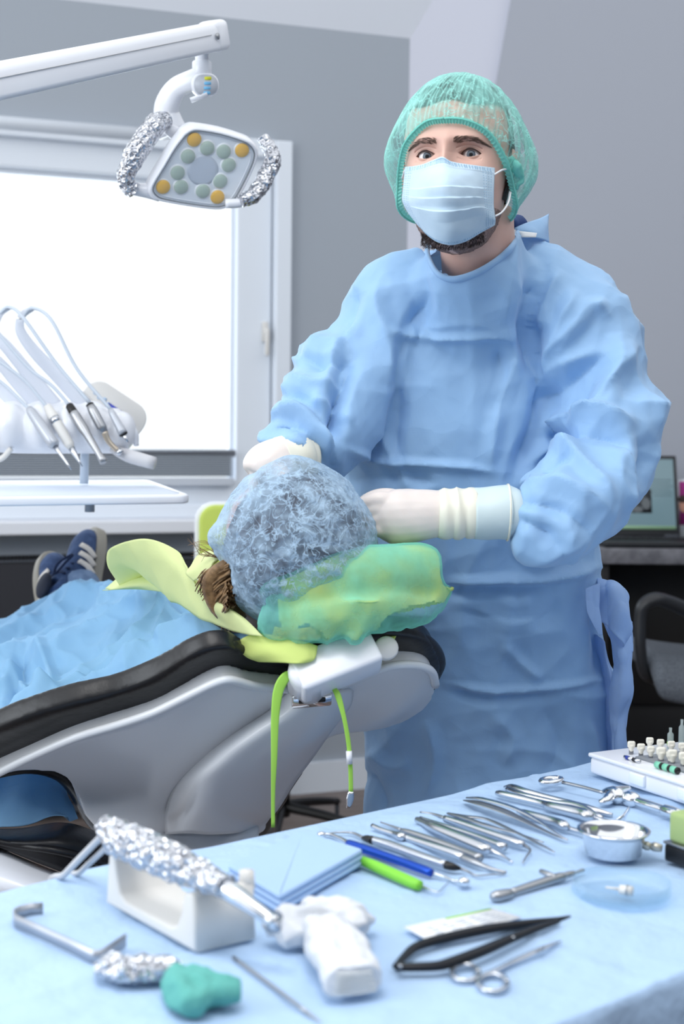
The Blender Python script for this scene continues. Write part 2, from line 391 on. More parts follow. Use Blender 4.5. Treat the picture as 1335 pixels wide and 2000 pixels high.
bbl = wquad(.02, 0, s0-.0, .11, .018, .018); tag(mk('baseboard_left', bbl, M_['pvc'], smooth=False), kind='structure')

# ---------------- window
win = bpy.data.objects.new('window_1', None); C.objects.link(win); win.location = WP((s0+s1)/2, z_bot); tag(win, kind='structure')
sash_r = wl(W(462, 600))[0]; fr_in = wl(W(522, 600))[0]
# outer frame: casing right, top
def wbar(sa, za, sb, zb, off, t, bev=.004):
    c = WP((sa+sb)/2, (za+zb)/2, off-t/2); M = Matrix(((WD.x, WN.x, 0, c.x), (WD.y, WN.y, 0, c.y), (0, 0, 1, c.z), (0, 0, 0, 1)))
    return box((0, 0, 0), (abs(sb-sa), t, abs(zb-za)), bev, 2, M)
sf = wl(W(533, 600))[0]
mk('frame', join(wbar(s0-.01, z_bot, sf, z_top+.01, .035, .16), wbar(s0, z_top-.05, s1, z_top+.01, .03, .15), wbar(s1-.05, z_bot, s1, z_top, .03, .15), wbar(s0, z_bot, s1, z_bot+.045, .02, .14)), M_['pvc'], win, smooth=False)
zt_in = W(200, 340).z; zb_in = W(200, 935).z
sh = mk('sash', join(wbar(sf+.004, z_bot+.03, sash_r, z_top-.04, -.005, .09, .008), wbar(sf+.004, zt_in, s1-.04, z_top-.04, -.004, .09, .008), wbar(sf+.004, z_bot+.03, s1-.04, zb_in, -.004, .09, .008)), M_['pvc'], win, smooth=False)
mk('glazing_bead', join(wbar(sash_r-.002, zb_in, sash_r+.016, zt_in, -.03, .03), wbar(sash_r, zt_in-.016, s1-.04, zt_in+.002, -.03, .03)), M_['pvc'], sh, smooth=False)
pa = mk('pane', wquad(sash_r, zb_in, s1-.05, zt_in, -.05, .006), glass_mat('window_glass', (252, 254, 255), .0, .97), win, smooth=False)
h1 = W(517, 648, .0); hs, hz = wl(h1)
hb = mk('window_handle', join(wbar(hs-.012, hz-.035, hs+.012, hz+.035, .008, .012), wbar(hs-.008, hz-.085, hs+.008, hz+.01, .034, .014, .005), wbar(hs-.007, hz-.007, hs+.007, hz+.007, .03, .03, .003)), M_['offwhite'], win)
# stacked blind slats along the bottom of the pane
bz0 = W(200, 936, 0).z; bz1 = W(200, 886, 0).z; sl_l = wl(W(452, 900))[0]
blind = bpy.data.objects.new('blind', None); C.objects.link(blind); blind.location = WP((sl_l+s1-.1)/2, bz0, .01)
tag(blind, 'grey slatted blind gathered at the bottom of the window', 'blind')
sl = []
for k in range(10):
    z = bz0+.012+k*.0075; sl.append(wbar(sl_l+.004, z, s1-.1, z+.0042, .03, .026, 0))
mk('stack_core', wbar(sl_l+.01, bz0+.01, s1-.1, bz0+.08, .022, .012, 0), mat('blind_core', (124, 132, 142), .6), blind, smooth=False)
tag(mk('slats', join(*sl), mat('blind_slat', (168, 176, 186), .5), blind, smooth=False), kind='stuff')
mk('top_rail', tube([WP(sl_l-.005, bz1+.004, .02), WP(s1-.1, bz1+.004, .02)], .013, 12, 1), M_['steel_satin'], blind)
mk('bottom_rail', wbar(sl_l, bz0-.022, s1-.1, bz0+.006, .03, .028), mat('blind_rail', (200, 206, 216), .4), blind, smooth=False)
for px in (108, 297):
    s, _ = wl(W(px, 900)); mk('rail_bracket', wbar(s-.018, bz0-.034, s+.018, bz0-.018, .034, .02), M_['steel_satin'], blind)
# cable lines seen far outside the window are left to the sky; sill board and the tube above the window
tag(mk('trim_1', wbar(wl(W(405, 1030))[0]-.0, z_bot-.045, s1+.05, z_bot, .13, .16, .006), M_['white'], smooth=False), kind='structure')
tz = W(100, 248, .03); 
tag(mk('trim_2', tube([WP(wl(W(300, 262, .03))[0], W(300, 264, .03).z, .02), WP(s1, W(0, 243, .03).z+.0, .02)], .024, 14, 1), M_['pvc']), kind='structure')
# low dark convector under the window
rz1 = W(100, 1090, .12).z
cv = bpy.data.objects.new('convector', None); C.objects.link(cv); cv.location = WP(1.8, 0, .1); tag(cv, 'long dark grey convector with a slotted top under the window', 'radiator')
mk('casing', wbar(.55, .06, s1, rz1-.012, .13, .10, .006), mat('convector_dark', (44, 44, 50), .5), cv, smooth=False)
mk('top_strip', wbar(.55, rz1-.012, s1, rz1-.004, .135, .105, .002), M_['darkgrey'], cv, smooth=False)
tag(mk('grille', join(*[wbar(.56+k*.012, rz1-.004, .566+k*.012, rz1+.006, .12, .08, 0) for k in range(205)]), M_['black'], cv, smooth=False), kind='stuff')
for s_ in (.7, 2.8): mk('foot', wbar(s_, 0, s_+.04, .06, .11, .06), M_['black'], cv, smooth=False)

# the side of the room behind the viewer
for nm, c_, s_ in (('wall_front', (0, -1.75, 1.5), (8.2, .1, 3.0)), ('wall_side', (3.9, 1.9, 1.5), (.1, 7.2, 3.0))):
    tag(mk(nm, box(c_, s_), mat('wall_far_grey', (140, 145, 154), .85), smooth=False), kind='structure')
# ================================================================ operating lamp
LY = 2.7
def fr(o, x, z):                                     # matrix from local x and approximate z
    x = Vector(x).normalized(); z = Vector(z); z = (z-x*z.dot(x)).normalized(); y = z.cross(x)
    return Matrix(((x.x, y.x, z.x, o[0]), (x.y, y.y, z.y, o[1]), (x.z, y.z, z.z, o[2]), (0, 0, 0, 1)))
post_xy = (-.98, 1.98)
lamp = thing('operating_lamp', 'white dental operating lamp on a long white arm, square head with yellow and green lenses', 'lamp', (post_xy[0], post_xy[1], 0))
mk('post', lathe([(.16, 0), (.16, .02), (.03, .035), (.03, 1.75), (0.001, 1.76)], 20, Matrix.Translation((post_xy[0], post_xy[1], 0))), M_['white'], lamp)
a0 = P(0, 156, 2.12); a1 = P(425, 69, LY); d = (a1-a0).normalized(); a00 = a0-d*.62
mk('post_head', tube([(post_xy[0], post_xy[1], 1.6), (post_xy[0], post_xy[1], a00.z+.05)], .045, 20, 1), M_['white'], lamp)
prof = [(-.022, -.019), (-.02, -.026), (-.012, -.028), (.012, -.028), (.02, -.026), (.022, -.019), (.022, .012), (.019, .021), (.012, .026), (-.012, .026), (-.019, .021), (-.022, .012)]
M0 = fr(a0, d, (0, 0, 1)); L = (a1-a0).length
arm = np.array([[(x, py_*s, pz*s) for py_, pz in prof] for x, s in ((-.62, 1.0), (L-.03, .96), (L-.008, .94), (L, .8))])
mk('arm', xf(grid(arm, closed_v=True, caps=True), M0), M_['white'], lamp)
mk('end_cap', xf(box((L-.016, 0, .0), (.05, .047, .056), .012, 3), M0), M_['white'], lamp)
mk('seam_line', xf(box((L*.48-.15, -.0225, .004), (L+.2, .001, .001), 0), M0), M_['steel_satin'], lamp)
mk('pivot_screw', xf(lathe([(.006, 0), (.006, .002), (.0001, .0022)], 14, Matrix.Translation((L-.045, -.0235, 0)) @ Matrix.Rotation(R(90), 4, 'X')), M0), M_['steel_satin'], lamp)
mk('drop_post', tube([P(394, 84, LY), P(394, 128, LY)], .0125, 18, 1), M_['white'], lamp)
mk('drop_collar', lathe([(.017, 0), (.0185, .002), (.0185, .024), (.017, .026)], 20, Matrix.Translation(P(394, 148, LY))), M_['white'], lamp)
# curved neck
nk = tube([P(398, 150, LY+.0), P(372, 158, LY+.005), P(345, 172, LY+.02), P(330, 195, LY+.035), P(325, 222, LY+.05), P(338, 262, LY+.05)], [.021, .019, .02, .023, .026, .03], 20, 6, flat=(1.0, .8), power=.8)
mk('neck', nk, M_['white'], lamp)
cpM = fr(P(402, 166, LY-.02), (1, .25, .08), (-.1, -1, -.25))
mk('control_head', xf(prism(roundpoly(.05, .042, .019), -.035, .004, 2), cpM), M_['white'], lamp)
cp = mk('control_panel', xf(prism(roundpoly(.045, .037, .017), .001), cpM), mat('panel_grey', (196, 200, 208), .35), lamp)
mk('yellow_key', xf(prism(roundpoly(.013, .006, .002), .0016, M=Matrix.Translation((.004, .012, 0))), cpM), mat('key_yellow', (226, 226, 60), .4), cp)
for k in range(3): mk('blue_key', xf(prism(roundpoly(.013, .0055, .002), .0016, M=Matrix.Translation((.003-.001*k, .003-.0085*k, 0))), cpM), mat('key_blue', (120, 190, 232), .4) if k == 0 else bpy.data.materials['key_blue'], cp)
mk('neck_underside', tube([P(372, 196, LY-.012), P(405, 184, LY-.012)], .008, 12, 1, flat=(.6, 1)), M_['white'], lamp)
# head
hn = Vector((.30, -.82, -.48)).normalized(); hu = Vector((.885, .43, -.186)); hu = (hu-hn*hu.dot(hn)).normalized()
HC = P(397, 331, LY); HM = fr(HC, hu, hn)
def hp(px, py, off=0):
    p = PP(px, py, HC+hn*off, hn); return HM.inverted() @ p
def hpoly(pts, off=0): return [(hp(x, y, off).x, hp(x, y, off).y) for x, y in pts]
rim = hpoly([(360, 262), (372, 254), (388, 252), (430, 259), (470, 271), (488, 279), (499, 292), (500, 308), (490, 335), (470, 375), (455, 397), (440, 404), (420, 407), (370, 401), (320, 392), (303, 386), (294, 374), (298, 358), (318, 325), (340, 288)], 0)
rim = [tuple(p) for p in cr(rim+[rim[0]], 3)[:-1]]
if sum(rim[i][0]*rim[(i+1) % len(rim)][1]-rim[(i+1) % len(rim)][0]*rim[i][1] for i in range(len(rim))) < 0: rim = rim[::-1]
def loft(polys):                                      # [(scale, z)]
    c = np.mean(rim, 0); V = np.array([[(c[0]+(x-c[0])*s, c[1]+(y-c[1])*s, z) for x, y in rim] for s, z in polys]); return grid(V, closed_v=True, caps=True)
body = mk('lamp_housing', xf(loft([(.72, -.066), (.88, -.062), (.97, -.050), (1.05, -.028), (1.05, -.008), (1.03, 0.0), (1.0, .003), (.965, .002), (.955, -.004)]), HM), M_['white'], lamp)
mk('reflector_plate', xf(loft([(.95, -.0035), (.95, -.0017)]), HM), mat('reflector_grey', (238, 242, 247), .3, 0), lamp, smooth=False)
mk('reflector_rib', xf(grid(np.array([[(np.mean(rim, 0)[0]+(x-np.mean(rim, 0)[0])*s, np.mean(rim, 0)[1]+(y-np.mean(rim, 0)[1])*s, z) for x, y in rim] for s, z in ((.90, -.0018), (.895, -.0003), (.885, -.0003), (.88, -.0018))]), closed_v=True), HM), M_['white'], lamp)
mk('rim_gasket', xf(loft([(.958, -.003), (.962, .0025), (.95, .003), (.945, -.002)]), HM), mat('gasket', (120, 126, 134), .4), lamp)
lens_y = mat('lens_yellow', (236, 180, 30), .15, bump=[('noise', 60, .3, .003)]); lens_g = mat('lens_green_grey', (172, 190, 176), .15, bump=[('noise', 60, .3, .003)])
cell = mat('lens_collar', (246, 248, 250), .2)
def zp(x, y): return 200+x/3.3375, 200+y/3.3375
def disc(lab, cx, cy, r, m, parent, dome=.003, z0=-.002):
    q = hp(*zp(cx, cy)); M = HM @ Matrix.Translation((q.x, q.y, z0)); return mk(lab, lathe([(r, -.002), (r, dome*.35), (r*.8, dome*.8), (r*.45, dome), (.0002, dome*1.05)], 24, M), m, parent)
for cx, cy in ((598, 243), (910, 313), (395, 552), (750, 618)):
    c = disc('lens_collar', cx, cy, .0165, cell, lamp, .0015); disc('yellow_lens', cx, cy, .0138, lens_y, c, .005)
for cx, cy in ((683, 300), (790, 322), (558, 353), (823, 410), (490, 460), (768, 515), (513, 553), (655, 580)):
    c = disc('lens_collar', cx, cy, .0165, cell, lamp, .0015); disc('green_lens', cx, cy, .0138, lens_g, c, .005)
disc('centre_disc', 655, 445, .030, mat('centre_disc', (196, 204, 216), .3), lamp, .0015)
mk('front_glass', xf(loft([(.945, .0042), (.945, .0052)]), HM), glass_mat('lamp_glass', (252, 253, 254), .05, .93), lamp, smooth=False)
def foil_tube(pts, rad, seg=26, n=16, amp=.006, sc=55, seed=3, flat=None):
    v, f = tube(pts, rad, seg, n, flat=flat); w = worley(v*sc, seed); w2 = worley(v*sc*2.3, seed+5)
    return push((v, f), (w-.5)*amp+(w2-.5)*amp*.5)
mk('foil_wrapped_handle', foil_tube([P(330, 232, LY), P(308, 240, LY-.01), P(282, 272, LY-.02), P(262, 305, LY-.025), P(246, 340, LY-.02), P(248, 358, LY-.01), P(262, 372, LY)], [.014, .02, .021, .02, .016, .015, .015]), M_['foil'], lamp, smooth=False)
mk('foil_wrapped_handle', foil_tube([P(511, 268, LY+.07), P(526, 290, LY+.07), P(532, 315, LY+.06), P(515, 352, LY+.05), P(495, 382, LY+.03), P(470, 392, LY+.02)], [.009, .015, .016, .016, .014, .013], seed=9), M_['foil'], lamp, smooth=False)
mk('handle_bracket', tube([P(256, 368, LY+.005), P(285, 372, LY+.01), P(310, 375, LY+.02)], [.012, .014, .018], 14, 4), M_['white'], lamp)
mk('handle_bracket', tube([P(488, 386, LY+.035), P(468, 396, LY+.035), P(440, 398, LY+.03)], [.008, .009, .009], 14, 4), M_['white'], lamp)
mk('handle_bracket', tube([P(326, 250, LY+.01), P(345, 262, LY+.02)], [.011, .014], 14, 4), M_['white'], lamp)

# ================================================================ delivery unit
UY = 3.0
def U(px, py, dy=0): return P(px, py, UY+dy)
ucol = (-1.35, 2.95)
unit = thing('delivery_unit', 'white dental instrument console with curved hose arms and control panel in front of window', 'dental unit', (ucol[0], ucol[1], 0))
mk('column', lathe([(.2, 0), (.2, .03), (.04, .05), (.04, 1.24), (.0001, 1.25)], 20, Matrix.Translation((*ucol, 0))), M_['white'], unit)
mk('swing_arm', tube([(ucol[0], ucol[1], 1.2), (-1.0, 2.98, 1.2), U(-50, 870, .05)], [.035, .035, .03], 14, 4), M_['white'], unit)
parts = [tube([U(-40, 838, .05), U(40, 838, .03), U(150, 838, .03), U(235, 842, .03)], [.048, .053, .053, .048], 20, 3)]
for x, y, r in ((-30, 828, .05), (22, 832, .052), (82, 832, .052), (140, 835, .05), (192, 838, .048), (238, 842, .044)): parts.append(ball(U(x, y, -.0), (r*.7, r*.95, r*.98), 18, 12))
parts += [ball(U(x, 800, .05), (.03, .035, .02), 14, 8) for x in (25, 80, 130, 180)]
v, f = remesh(join(*parts), .006, 6); mk('console', (v, f), M_['white'], unit)
mk('console_rim', tube([U(-40, 800, .04), U(60, 806, .01), U(160, 800, .01), U(230, 812, .01), U(262, 840, .0), U(266, 870, .01)], .006, 10, 6), M_['white'], unit)
pm = fr(U(222, 800, .07), (.75, .2, -.5), (.25, -1, .1))
pn_ = mk('panel', xf(prism(roundpoly(.150, .082, .036), -.014, .003), pm), M_['offwhite'], unit)
mk('display', xf(prism(roundpoly(.036, .022, .003), .0015, M=Matrix.Translation((.0, -.004, 0))), pm), mat('display_blue', (70, 84, 196), .2), pn_)
for i in range(4):
    mk('panel_key', xf(prism(roundpoly(.009, .007, .003), .0015, M=Matrix.Translation((-.052+.012*i, .008-.004*(i % 2), 0))), pm), mat('panel_key', (176, 200, 226), .4) if i == 0 else bpy.data.materials['panel_key'], pn_)
blade = mat('hose_arm_frosted', (232, 236, 244), .4, transl=.3)
for pts in ([(170, 796), (120, 742), (70, 690), (44, 655), (38, 635), (44, 615), (64, 602)], [(112, 798), (60, 735), (15, 680), (-8, 655), (-10, 635), (0, 612), (18, 600)], [(84, 800), (40, 755), (-5, 705), (-40, 680), (-50, 650)], [(44, 802), (10, 770), (-30, 735), (-70, 715)]):
    mk('hose_arm', tube([U(x, y, .05) for x, y in pts], np.linspace(.017, .006, len(pts)), 12, 6, flat=(1.0, .35), up=(.3, 0, 1)), blade, unit)
mk('side_handle', tube([U(218, 876, -.02), U(250, 890, -.03), U(302, 905, -.04)], [.008, .014, .0135], 16, 4), mat('handle_grey', (206, 206, 210), .4), unit)
mk('round_bracket', tube([U(-40, 900, -.01), U(0, 897, -.02), U(22, 876, -.02)], .006, 10, 6), M_['offwhite'], unit)
mk('tray_post', tube([U(166, 872, .08), U(164, 945, .08)], .0095, 16, 1), mat('post_pale_blue', (200, 212, 226), .3), unit)
mk('tray_post_knob', tube([U(175, 975, .06), U(175, 1000, .06)], .0108, 16, 1), mat('knob_grey', (176, 178, 184), .45), unit)
# tray
t0, t1, t2, t3 = P(-120, 975, 2.85), P(374, 968, 2.9), P(290, 938, 3.22), P(-120, 936, 3.2)
tx = (t1-t0).normalized(); tz = tx.cross(t2-t1).normalized(); TM = fr((t0+t1+t2+t3)/4, tx, tz if tz.z > 0 else -tz); TI = TM.inverted()
tp = [(TI @ q) for q in (t0, t1, t2, t3)]; tp = [(q.x, q.y) for q in tp]
def roundcorner(poly, r, n=5):
    out = []
    for i, p in enumerate(poly):
        p = Vector(p); a = (Vector(poly[i-1])-p).normalized(); b = (Vector(poly[(i+1) % len(poly)])-p).normalized()
        for k in range(n+1): t = k/n; out.append(tuple(p+a*r*(1-t)**2+b*r*t**2))
    return out
tr = roundcorner(tp, .03)
mk('tray', xf(prism(tr, -.018, .004, 2), TM), M_['white'], unit)
trim_ = roundcorner([(x*.93, y*.86) for x, y in tp], .02)
mk('tray_mat', xf(prism(trim_, .0012), TM), mat('tray_mat', (216, 224, 236), .5), unit)

def handpiece(name, label, hose, axis, prof, m, extra=()):
    t = thing(name, label, 'handpiece', U(*axis[0]), 'instruments hanging from the console')
    mk('hose', tube([U(*p) for p in hose], [.0038]*len(hose), 8, 8), mat('hose_grey', (196, 206, 218), .4) if 'hose_grey' not in bpy.data.materials else bpy.data.materials['hose_grey'], t)
    a, b = U(*axis[0]), U(*axis[1]); M = frame(a, b-a); L = (b-a).length
    mk('handle', lathe_x([(x*L, r) for x, r in prof], M), m, t)
    for nm, pr, mm in extra: mk(nm, lathe_x([(x*L, r) for x, r in pr], M), mm, t)
    return t
gm_ = mat('handpiece_grey', (186, 190, 198), .35, .3)
handpiece('scaler_handpiece', 'grey scaler handpiece with thin hooked tip, leftmost on the console', [(-80, 690, .0), (0, 745, -.02), (30, 772, -.03), (58, 800, -.04)], [(56, 797, -.04), (108, 872, -.07)], [(0, .007), (.1, .01), (.5, .0125), (.8, .0125), (.93, .013), (1, .009)], gm_,
  [('tip', [(.98, .006), (1.15, .004), (1.45, .0025), (1.6, .001)], M_['steel'])])
handpiece('air_water_syringe', 'white air and water syringe with a bent metal tip, second from left', [(-60, 665, 0), (0, 707, -.01), (50, 745, -.02), (92, 795, -.03)], [(92, 793, -.03), (140, 876, -.06)], [(0, .008), (.2, .0105), (.21, .011), (.6, .0105), (.9, .0105), (1, .007)], M_['offwhite'],
  [('collar', [(.28, .0112), (.4, .0112)], M_['steel']), ('tip', [(.98, .007), (1.1, .006), (1.3, .0025), (1.42, .0016)], M_['steel'])])
handpiece('turbine_handpiece', 'silver turbine handpiece with black hose collar, third from left', [(-40, 610, 0), (0, 655, -.01), (55, 718, -.02), (100, 752, -.03), (136, 792, -.04)], [(134, 790, -.04), (200, 898, -.08)], [(.1, .0085), (.2, .0105), (.45, .0105), (.55, .0085), (.9, .0065), (.97, .008), (1.04, .009), (1.06, .004)], M_['steel_satin'],
  [('hose_collar', [(0, .006), (.02, .0085), (.14, .0095), (.16, .009)], M_['black'])])
t = handpiece('contra_angle_handpiece', 'bent gold-grey handpiece with black hose collar beside the turbine', [(0, 612, .05), (18, 600, .04), (45, 620, .0), (110, 710, -.02), (176, 788, -.04)], [(174, 788, -.04), (204, 845, -.05)], [(.05, .0085), (.25, .0105), (.8, .0105), (1, .008)], M_['steel_satin'],
  [('hose_collar', [(0, .006), (.02, .0085), (.24, .0095), (.28, .009)], M_['black'])])
mk('bent_neck', tube([U(203, 842, -.05), U(212, 862, -.05), U(232, 883, -.05)], [.0075, .0062, .0055], 12, 4), mat('gold_grey', (196, 184, 168), .3, .7), t)
mk('head', tube([U(228, 888, -.05), U(238, 878, -.05)], .0065, 12, 1), M_['steel'], t)
handpiece('micromotor_handpiece', 'short grey cone-nosed handpiece hanging rightmost on the console', [(44, 620, .05), (64, 602, .04), (100, 625, .0), (150, 720, -.02), (218, 802, -.04)], [(215, 800, -.04), (241, 848, -.05)], [(0, .006), (.2, .0075), (.6, .0085), (.85, .0095), (1, .0095)], gm_,
  [('tip', [(1.0, .006), (1.2, .003), (1.35, .0015)], M_['steel']), ('black_ring', [(.98, .0098), (1.03, .0085)], M_['black'])])
# ================================================================ dental chair
p0 = Vector((-.03, 2.0, .95)); ba = Vector((-.32, .735, -.6)).normalized(); bl = Vector((.917, .399, 0)).normalized(); bn = -(bl.cross(ba))   # bn: out of the back, towards the camera and down
BM = Matrix(((bl.x, ba.x, bn.x, p0.x), (bl.y, ba.y, bn.y, p0.y), (bl.z, ba.z, bn.z, p0.z), (0, 0, 0, 1))); BI = BM.inverted()
def B(px, py, off=0.0): return PP(px, py, p0+bn*off, bn)
def bpoly(pts, off, n=3):
    q = [BI @ B(x, y, off) for x, y in pts]; q = [(a.x, a.y) for a in q]; return [tuple(p) for p in cr(q+[q[0]], n)[:-1]]
chair = thing('dental_chair', 'reclined dental chair with black leather upholstery and pale grey shell', 'dental chair', (-.45, 2.75, 0))
def orient(p): return p if sum(p[i][0]*p[(i+1) % len(p)][1]-p[(i+1) % len(p)][0]*p[i][1] for i in range(len(p))) > 0 else p[::-1]
def plate(pts, off, t, voxel, sm, n=3):
    p = orient(bpoly(pts, off, n)); vf = prism(p, -t); vf = (vf[0]+np.array([0, 0, off]), vf[1])
    v, f = remesh(vf, voxel, sm); return xf((v, f), BM)
cush = [(862, 1298), (852, 1270), (826, 1248), (780, 1238), (730, 1240), (680, 1256), (620, 1290), (560, 1300), (500, 1290), (455, 1266), (415, 1268), (370, 1286), (300, 1328), (230, 1355), (150, 1374), (70, 1397), (0, 1424), (-80, 1462), (-140, 1500), (-120, 1540), (0, 1504), (62, 1496), (118, 1510), (152, 1545), (182, 1600), (230, 1640), (300, 1680), (420, 1690), (500, 1650), (545, 1590), (600, 1500), (660, 1432), (760, 1420), (830, 1385), (858, 1340)]
vf = plate(cush, -.022, .034, .006, 7)
mk('backrest_cushion', push(vf, fbm(vf[0]*7, 2, 4)*.004), M_['leather'], chair)
edge = [B(x, y, -.03) for x, y in [(848, 1330), (860, 1300), (850, 1272), (824, 1250), (780, 1240), (730, 1242), (680, 1258), (620, 1292), (560, 1302), (500, 1292), (455, 1268), (415, 1270), (370, 1288), (300, 1330), (230, 1357), (150, 1376), (70, 1399), (0, 1426), (-80, 1464)]]
mk('piping', tube([e+Vector((0, 0, .004)) for e in edge], .008, 10, 4), M_['leather'], chair)
edge2 = [B(x, y, -.02) for x, y in [(-60, 1528), (0, 1508), (62, 1500), (114, 1514), (146, 1548), (176, 1602), (226, 1644), (296, 1684)]]
mk('piping', tube(edge2, .009, 10, 4), M_['leather'], chair)
shell = [(850, 1338), (844, 1314), (826, 1302), (795, 1298), (755, 1303), (700, 1325), (655, 1342), (600, 1350), (540, 1344), (490, 1338), (450, 1328), (420, 1334), (370, 1358), (300, 1392), (230, 1416), (150, 1440), (70, 1474), (0, 1508), (-90, 1556), (-60, 1538), (0, 1513), (60, 1505), (110, 1506), (138, 1528), (154, 1570), (176, 1604), (220, 1640), (300, 1662), (420, 1670), (500, 1640), (545, 1575), (600, 1488), (640, 1440), (700, 1424), (780, 1410), (825, 1388), (845, 1362)]
v, f = plate(shell, 0, .034, .006, 6)
q = xf((v, f), BI)[0]; bulge = .022*np.exp(-((q[:, 0]+.12)/.16)**2-((q[:, 1]-.3)/.22)**2)+.02*np.exp(-((q[:, 0]-.16)/.05)**2-((q[:, 1]-.14)/.08)**2)
v = v+np.outer(bulge, np.array(bn)); mk('backrest_shell', (v, f), M_['shell'], chair)
mk('shell_edge', tube([B(x, y, .004) for x, y in shell[:19]], .0065, 10, 4), M_['shell'], chair)
# spine cover, swelling out of the shell
rows = [[(560, 1352, .006), (590, 1354, .03), (620, 1356, .035), (650, 1354, .03), (690, 1350, .006)],
        [(520, 1388, .006), (560, 1384, .035), (605, 1388, .045), (650, 1386, .035), (684, 1380, .006)],
        [(440, 1440, .01), (500, 1425, .045), (560, 1430, .055), (615, 1440, .045), (650, 1425, .006)],
        [(380, 1490, .015), (440, 1470, .055), (500, 1480, .065), (560, 1490, .05), (612, 1480, .006)],
        [(338, 1540, .02), (390, 1520, .065), (450, 1530, .075), (510, 1540, .055), (575, 1530, .006)],
        [(322, 1590, .02), (370, 1580, .07), (430, 1585, .08), (485, 1590, .06), (540, 1585, .004)],
        [(322, 1630, .01), (365, 1628, .06), (410, 1630, .07), (455, 1628, .05), (500, 1622, .0)]]
mk('spine_cover', thick(net([[B(x, y, o) for x, y, o in r] for r in rows], 6, 6), -.012), M_['shell'], chair)
c0 = B(405, 1640, .02)
col = [[(c0.x+dx*.085, c0.y+dy*.07+.02, z) for dx, dy in ((-1, -.6), (-.6, -1), (.6, -1), (1, -.6), (1, .6), (.6, 1), (-.6, 1), (-1, .6))] for z in (c0.z+.02, c0.z-.06, .30, .12)]
mk('column', grid(np.array(col), closed_v=True, caps=True), M_['shell'], chair)
mk('base_plate', box((c0.x-.2, c0.y+.3, .04), (.62, 1.0, .08), .03, 3, Matrix.Translation((0, 0, 0))), M_['white'], chair)
# seat cushion with its shell, beyond the lower end of the backrest
def Sx(px, py, Y): return P(px, py, Y)
SGN = -1
seat = [[Sx(-120, 1590, 2.2), Sx(-40, 1615, 2.19), Sx(40, 1617, 2.18), Sx(120, 1606, 2.19), Sx(190, 1625, 2.24), Sx(300, 1680, 2.3)],
        [Sx(-120, 1585, 2.15), Sx(-40, 1630, 2.12), Sx(40, 1640, 2.1), Sx(120, 1640, 2.1), Sx(190, 1660, 2.14), Sx(310, 1715, 2.2)],
        [Sx(-120, 1610, 2.12), Sx(-40, 1640, 2.1), Sx(30, 1668, 2.1), Sx(90, 1692, 2.1), Sx(150, 1712, 2.12), Sx(290, 1745, 2.2)]]
mk('seat_cushion', thick(net(seat, 6, 6), SGN*.02), M_['leather'], chair)
mk('seat_piping', tube([Sx(-80, 1622, 2.12), Sx(-20, 1640, 2.105), Sx(40, 1652, 2.1), Sx(110, 1662, 2.09), Sx(190, 1684, 2.13), Sx(300, 1730, 2.19)], .006, 8, 5), M_['leather'], chair)
ss = [[Sx(-120, 1610, 2.14), Sx(-20, 1648, 2.12), Sx(60, 1682, 2.12), Sx(140, 1712, 2.13), Sx(240, 1745, 2.18)], [Sx(-120, 1720, 2.08), Sx(-20, 1735, 2.06), Sx(60, 1748, 2.06), Sx(140, 1768, 2.08), Sx(240, 1790, 2.14)], [Sx(-120, 1810, 2.16), Sx(-20, 1815, 2.14), Sx(60, 1820, 2.14), Sx(140, 1825, 2.15), Sx(240, 1830, 2.2)]]
mk('seat_shell', thick(net(ss, 5, 5), SGN*.02), M_['white'], chair)
mk('seat_support', tube([(c0.x-.02, c0.y+.05, .36), (c0.x-.12, c0.y+.1, .42)], [.07, .06], 12, 2), M_['white'], chair)
# headrest mount
hA, hB = P(612, 1318, 1.965), P(706, 1280, 1.985)
HMx = fr((hA+hB)/2, hB-hA, (0.1, -.75, .55))
mk('headrest_bracket', xf(box((-.004, 0, .004), (.122, .056, .052), .007, 3), HMx), M_['white'], chair)
mk('bracket_cap', lathe([(.029, -.028), (.029, .018), (.026, .027), (.0002, .030)], 22, HMx @ Matrix.Translation((-.045, 0, 0)) @ Matrix.Rotation(R(8), 4, 'Z')), M_['white'], chair)
mk('bracket_release', lathe([(.016, 0), (.017, .004), (.017, .016), (.014, .019), (.0002, .02)], 20, fr(P(750, 1268, 2.0), (1, .2, 0), (.1, -1, .25))), M_['offwhite'], chair)
cl = mk('slide_plate', prism(roundpoly(.056, .022, .003), .004, M=fr(P(608, 1366, 1.975), (1, .2, .06), (0, -.8, -.5))), M_['chrome'], chair)
mk('slide_slot', prism(roundpoly(.038, .008, .002), .002, M=fr(P(609, 1367, 1.971), (1, .2, .06), (0, -.8, -.5))), M_['black'], cl)
mk('slide_post', tube([P(610, 1362, 1.99), P(628, 1320, 1.985)], .016, 12, 1, flat=(.5, 1)), M_['chrome'], chair)
# headrest pillow with black upholstery under the covers
mk('headrest_pillow', remesh(join(tube([P(580, 1175, 2.06), P(650, 1160, 2.06), P(740, 1150, 2.08), P(810, 1155, 2.1)], [.03, .04, .04, .03], 16, 3), tube([P(690, 1285, 1.99), P(700, 1200, 2.05)], [.016, .02], 10, 1), tube([P(540, 1262, 2.05), P(640, 1272, 2.04), P(750, 1235, 2.07)], [.014, .017, .014], 10, 3)), .007, 4), M_['leather'], chair)
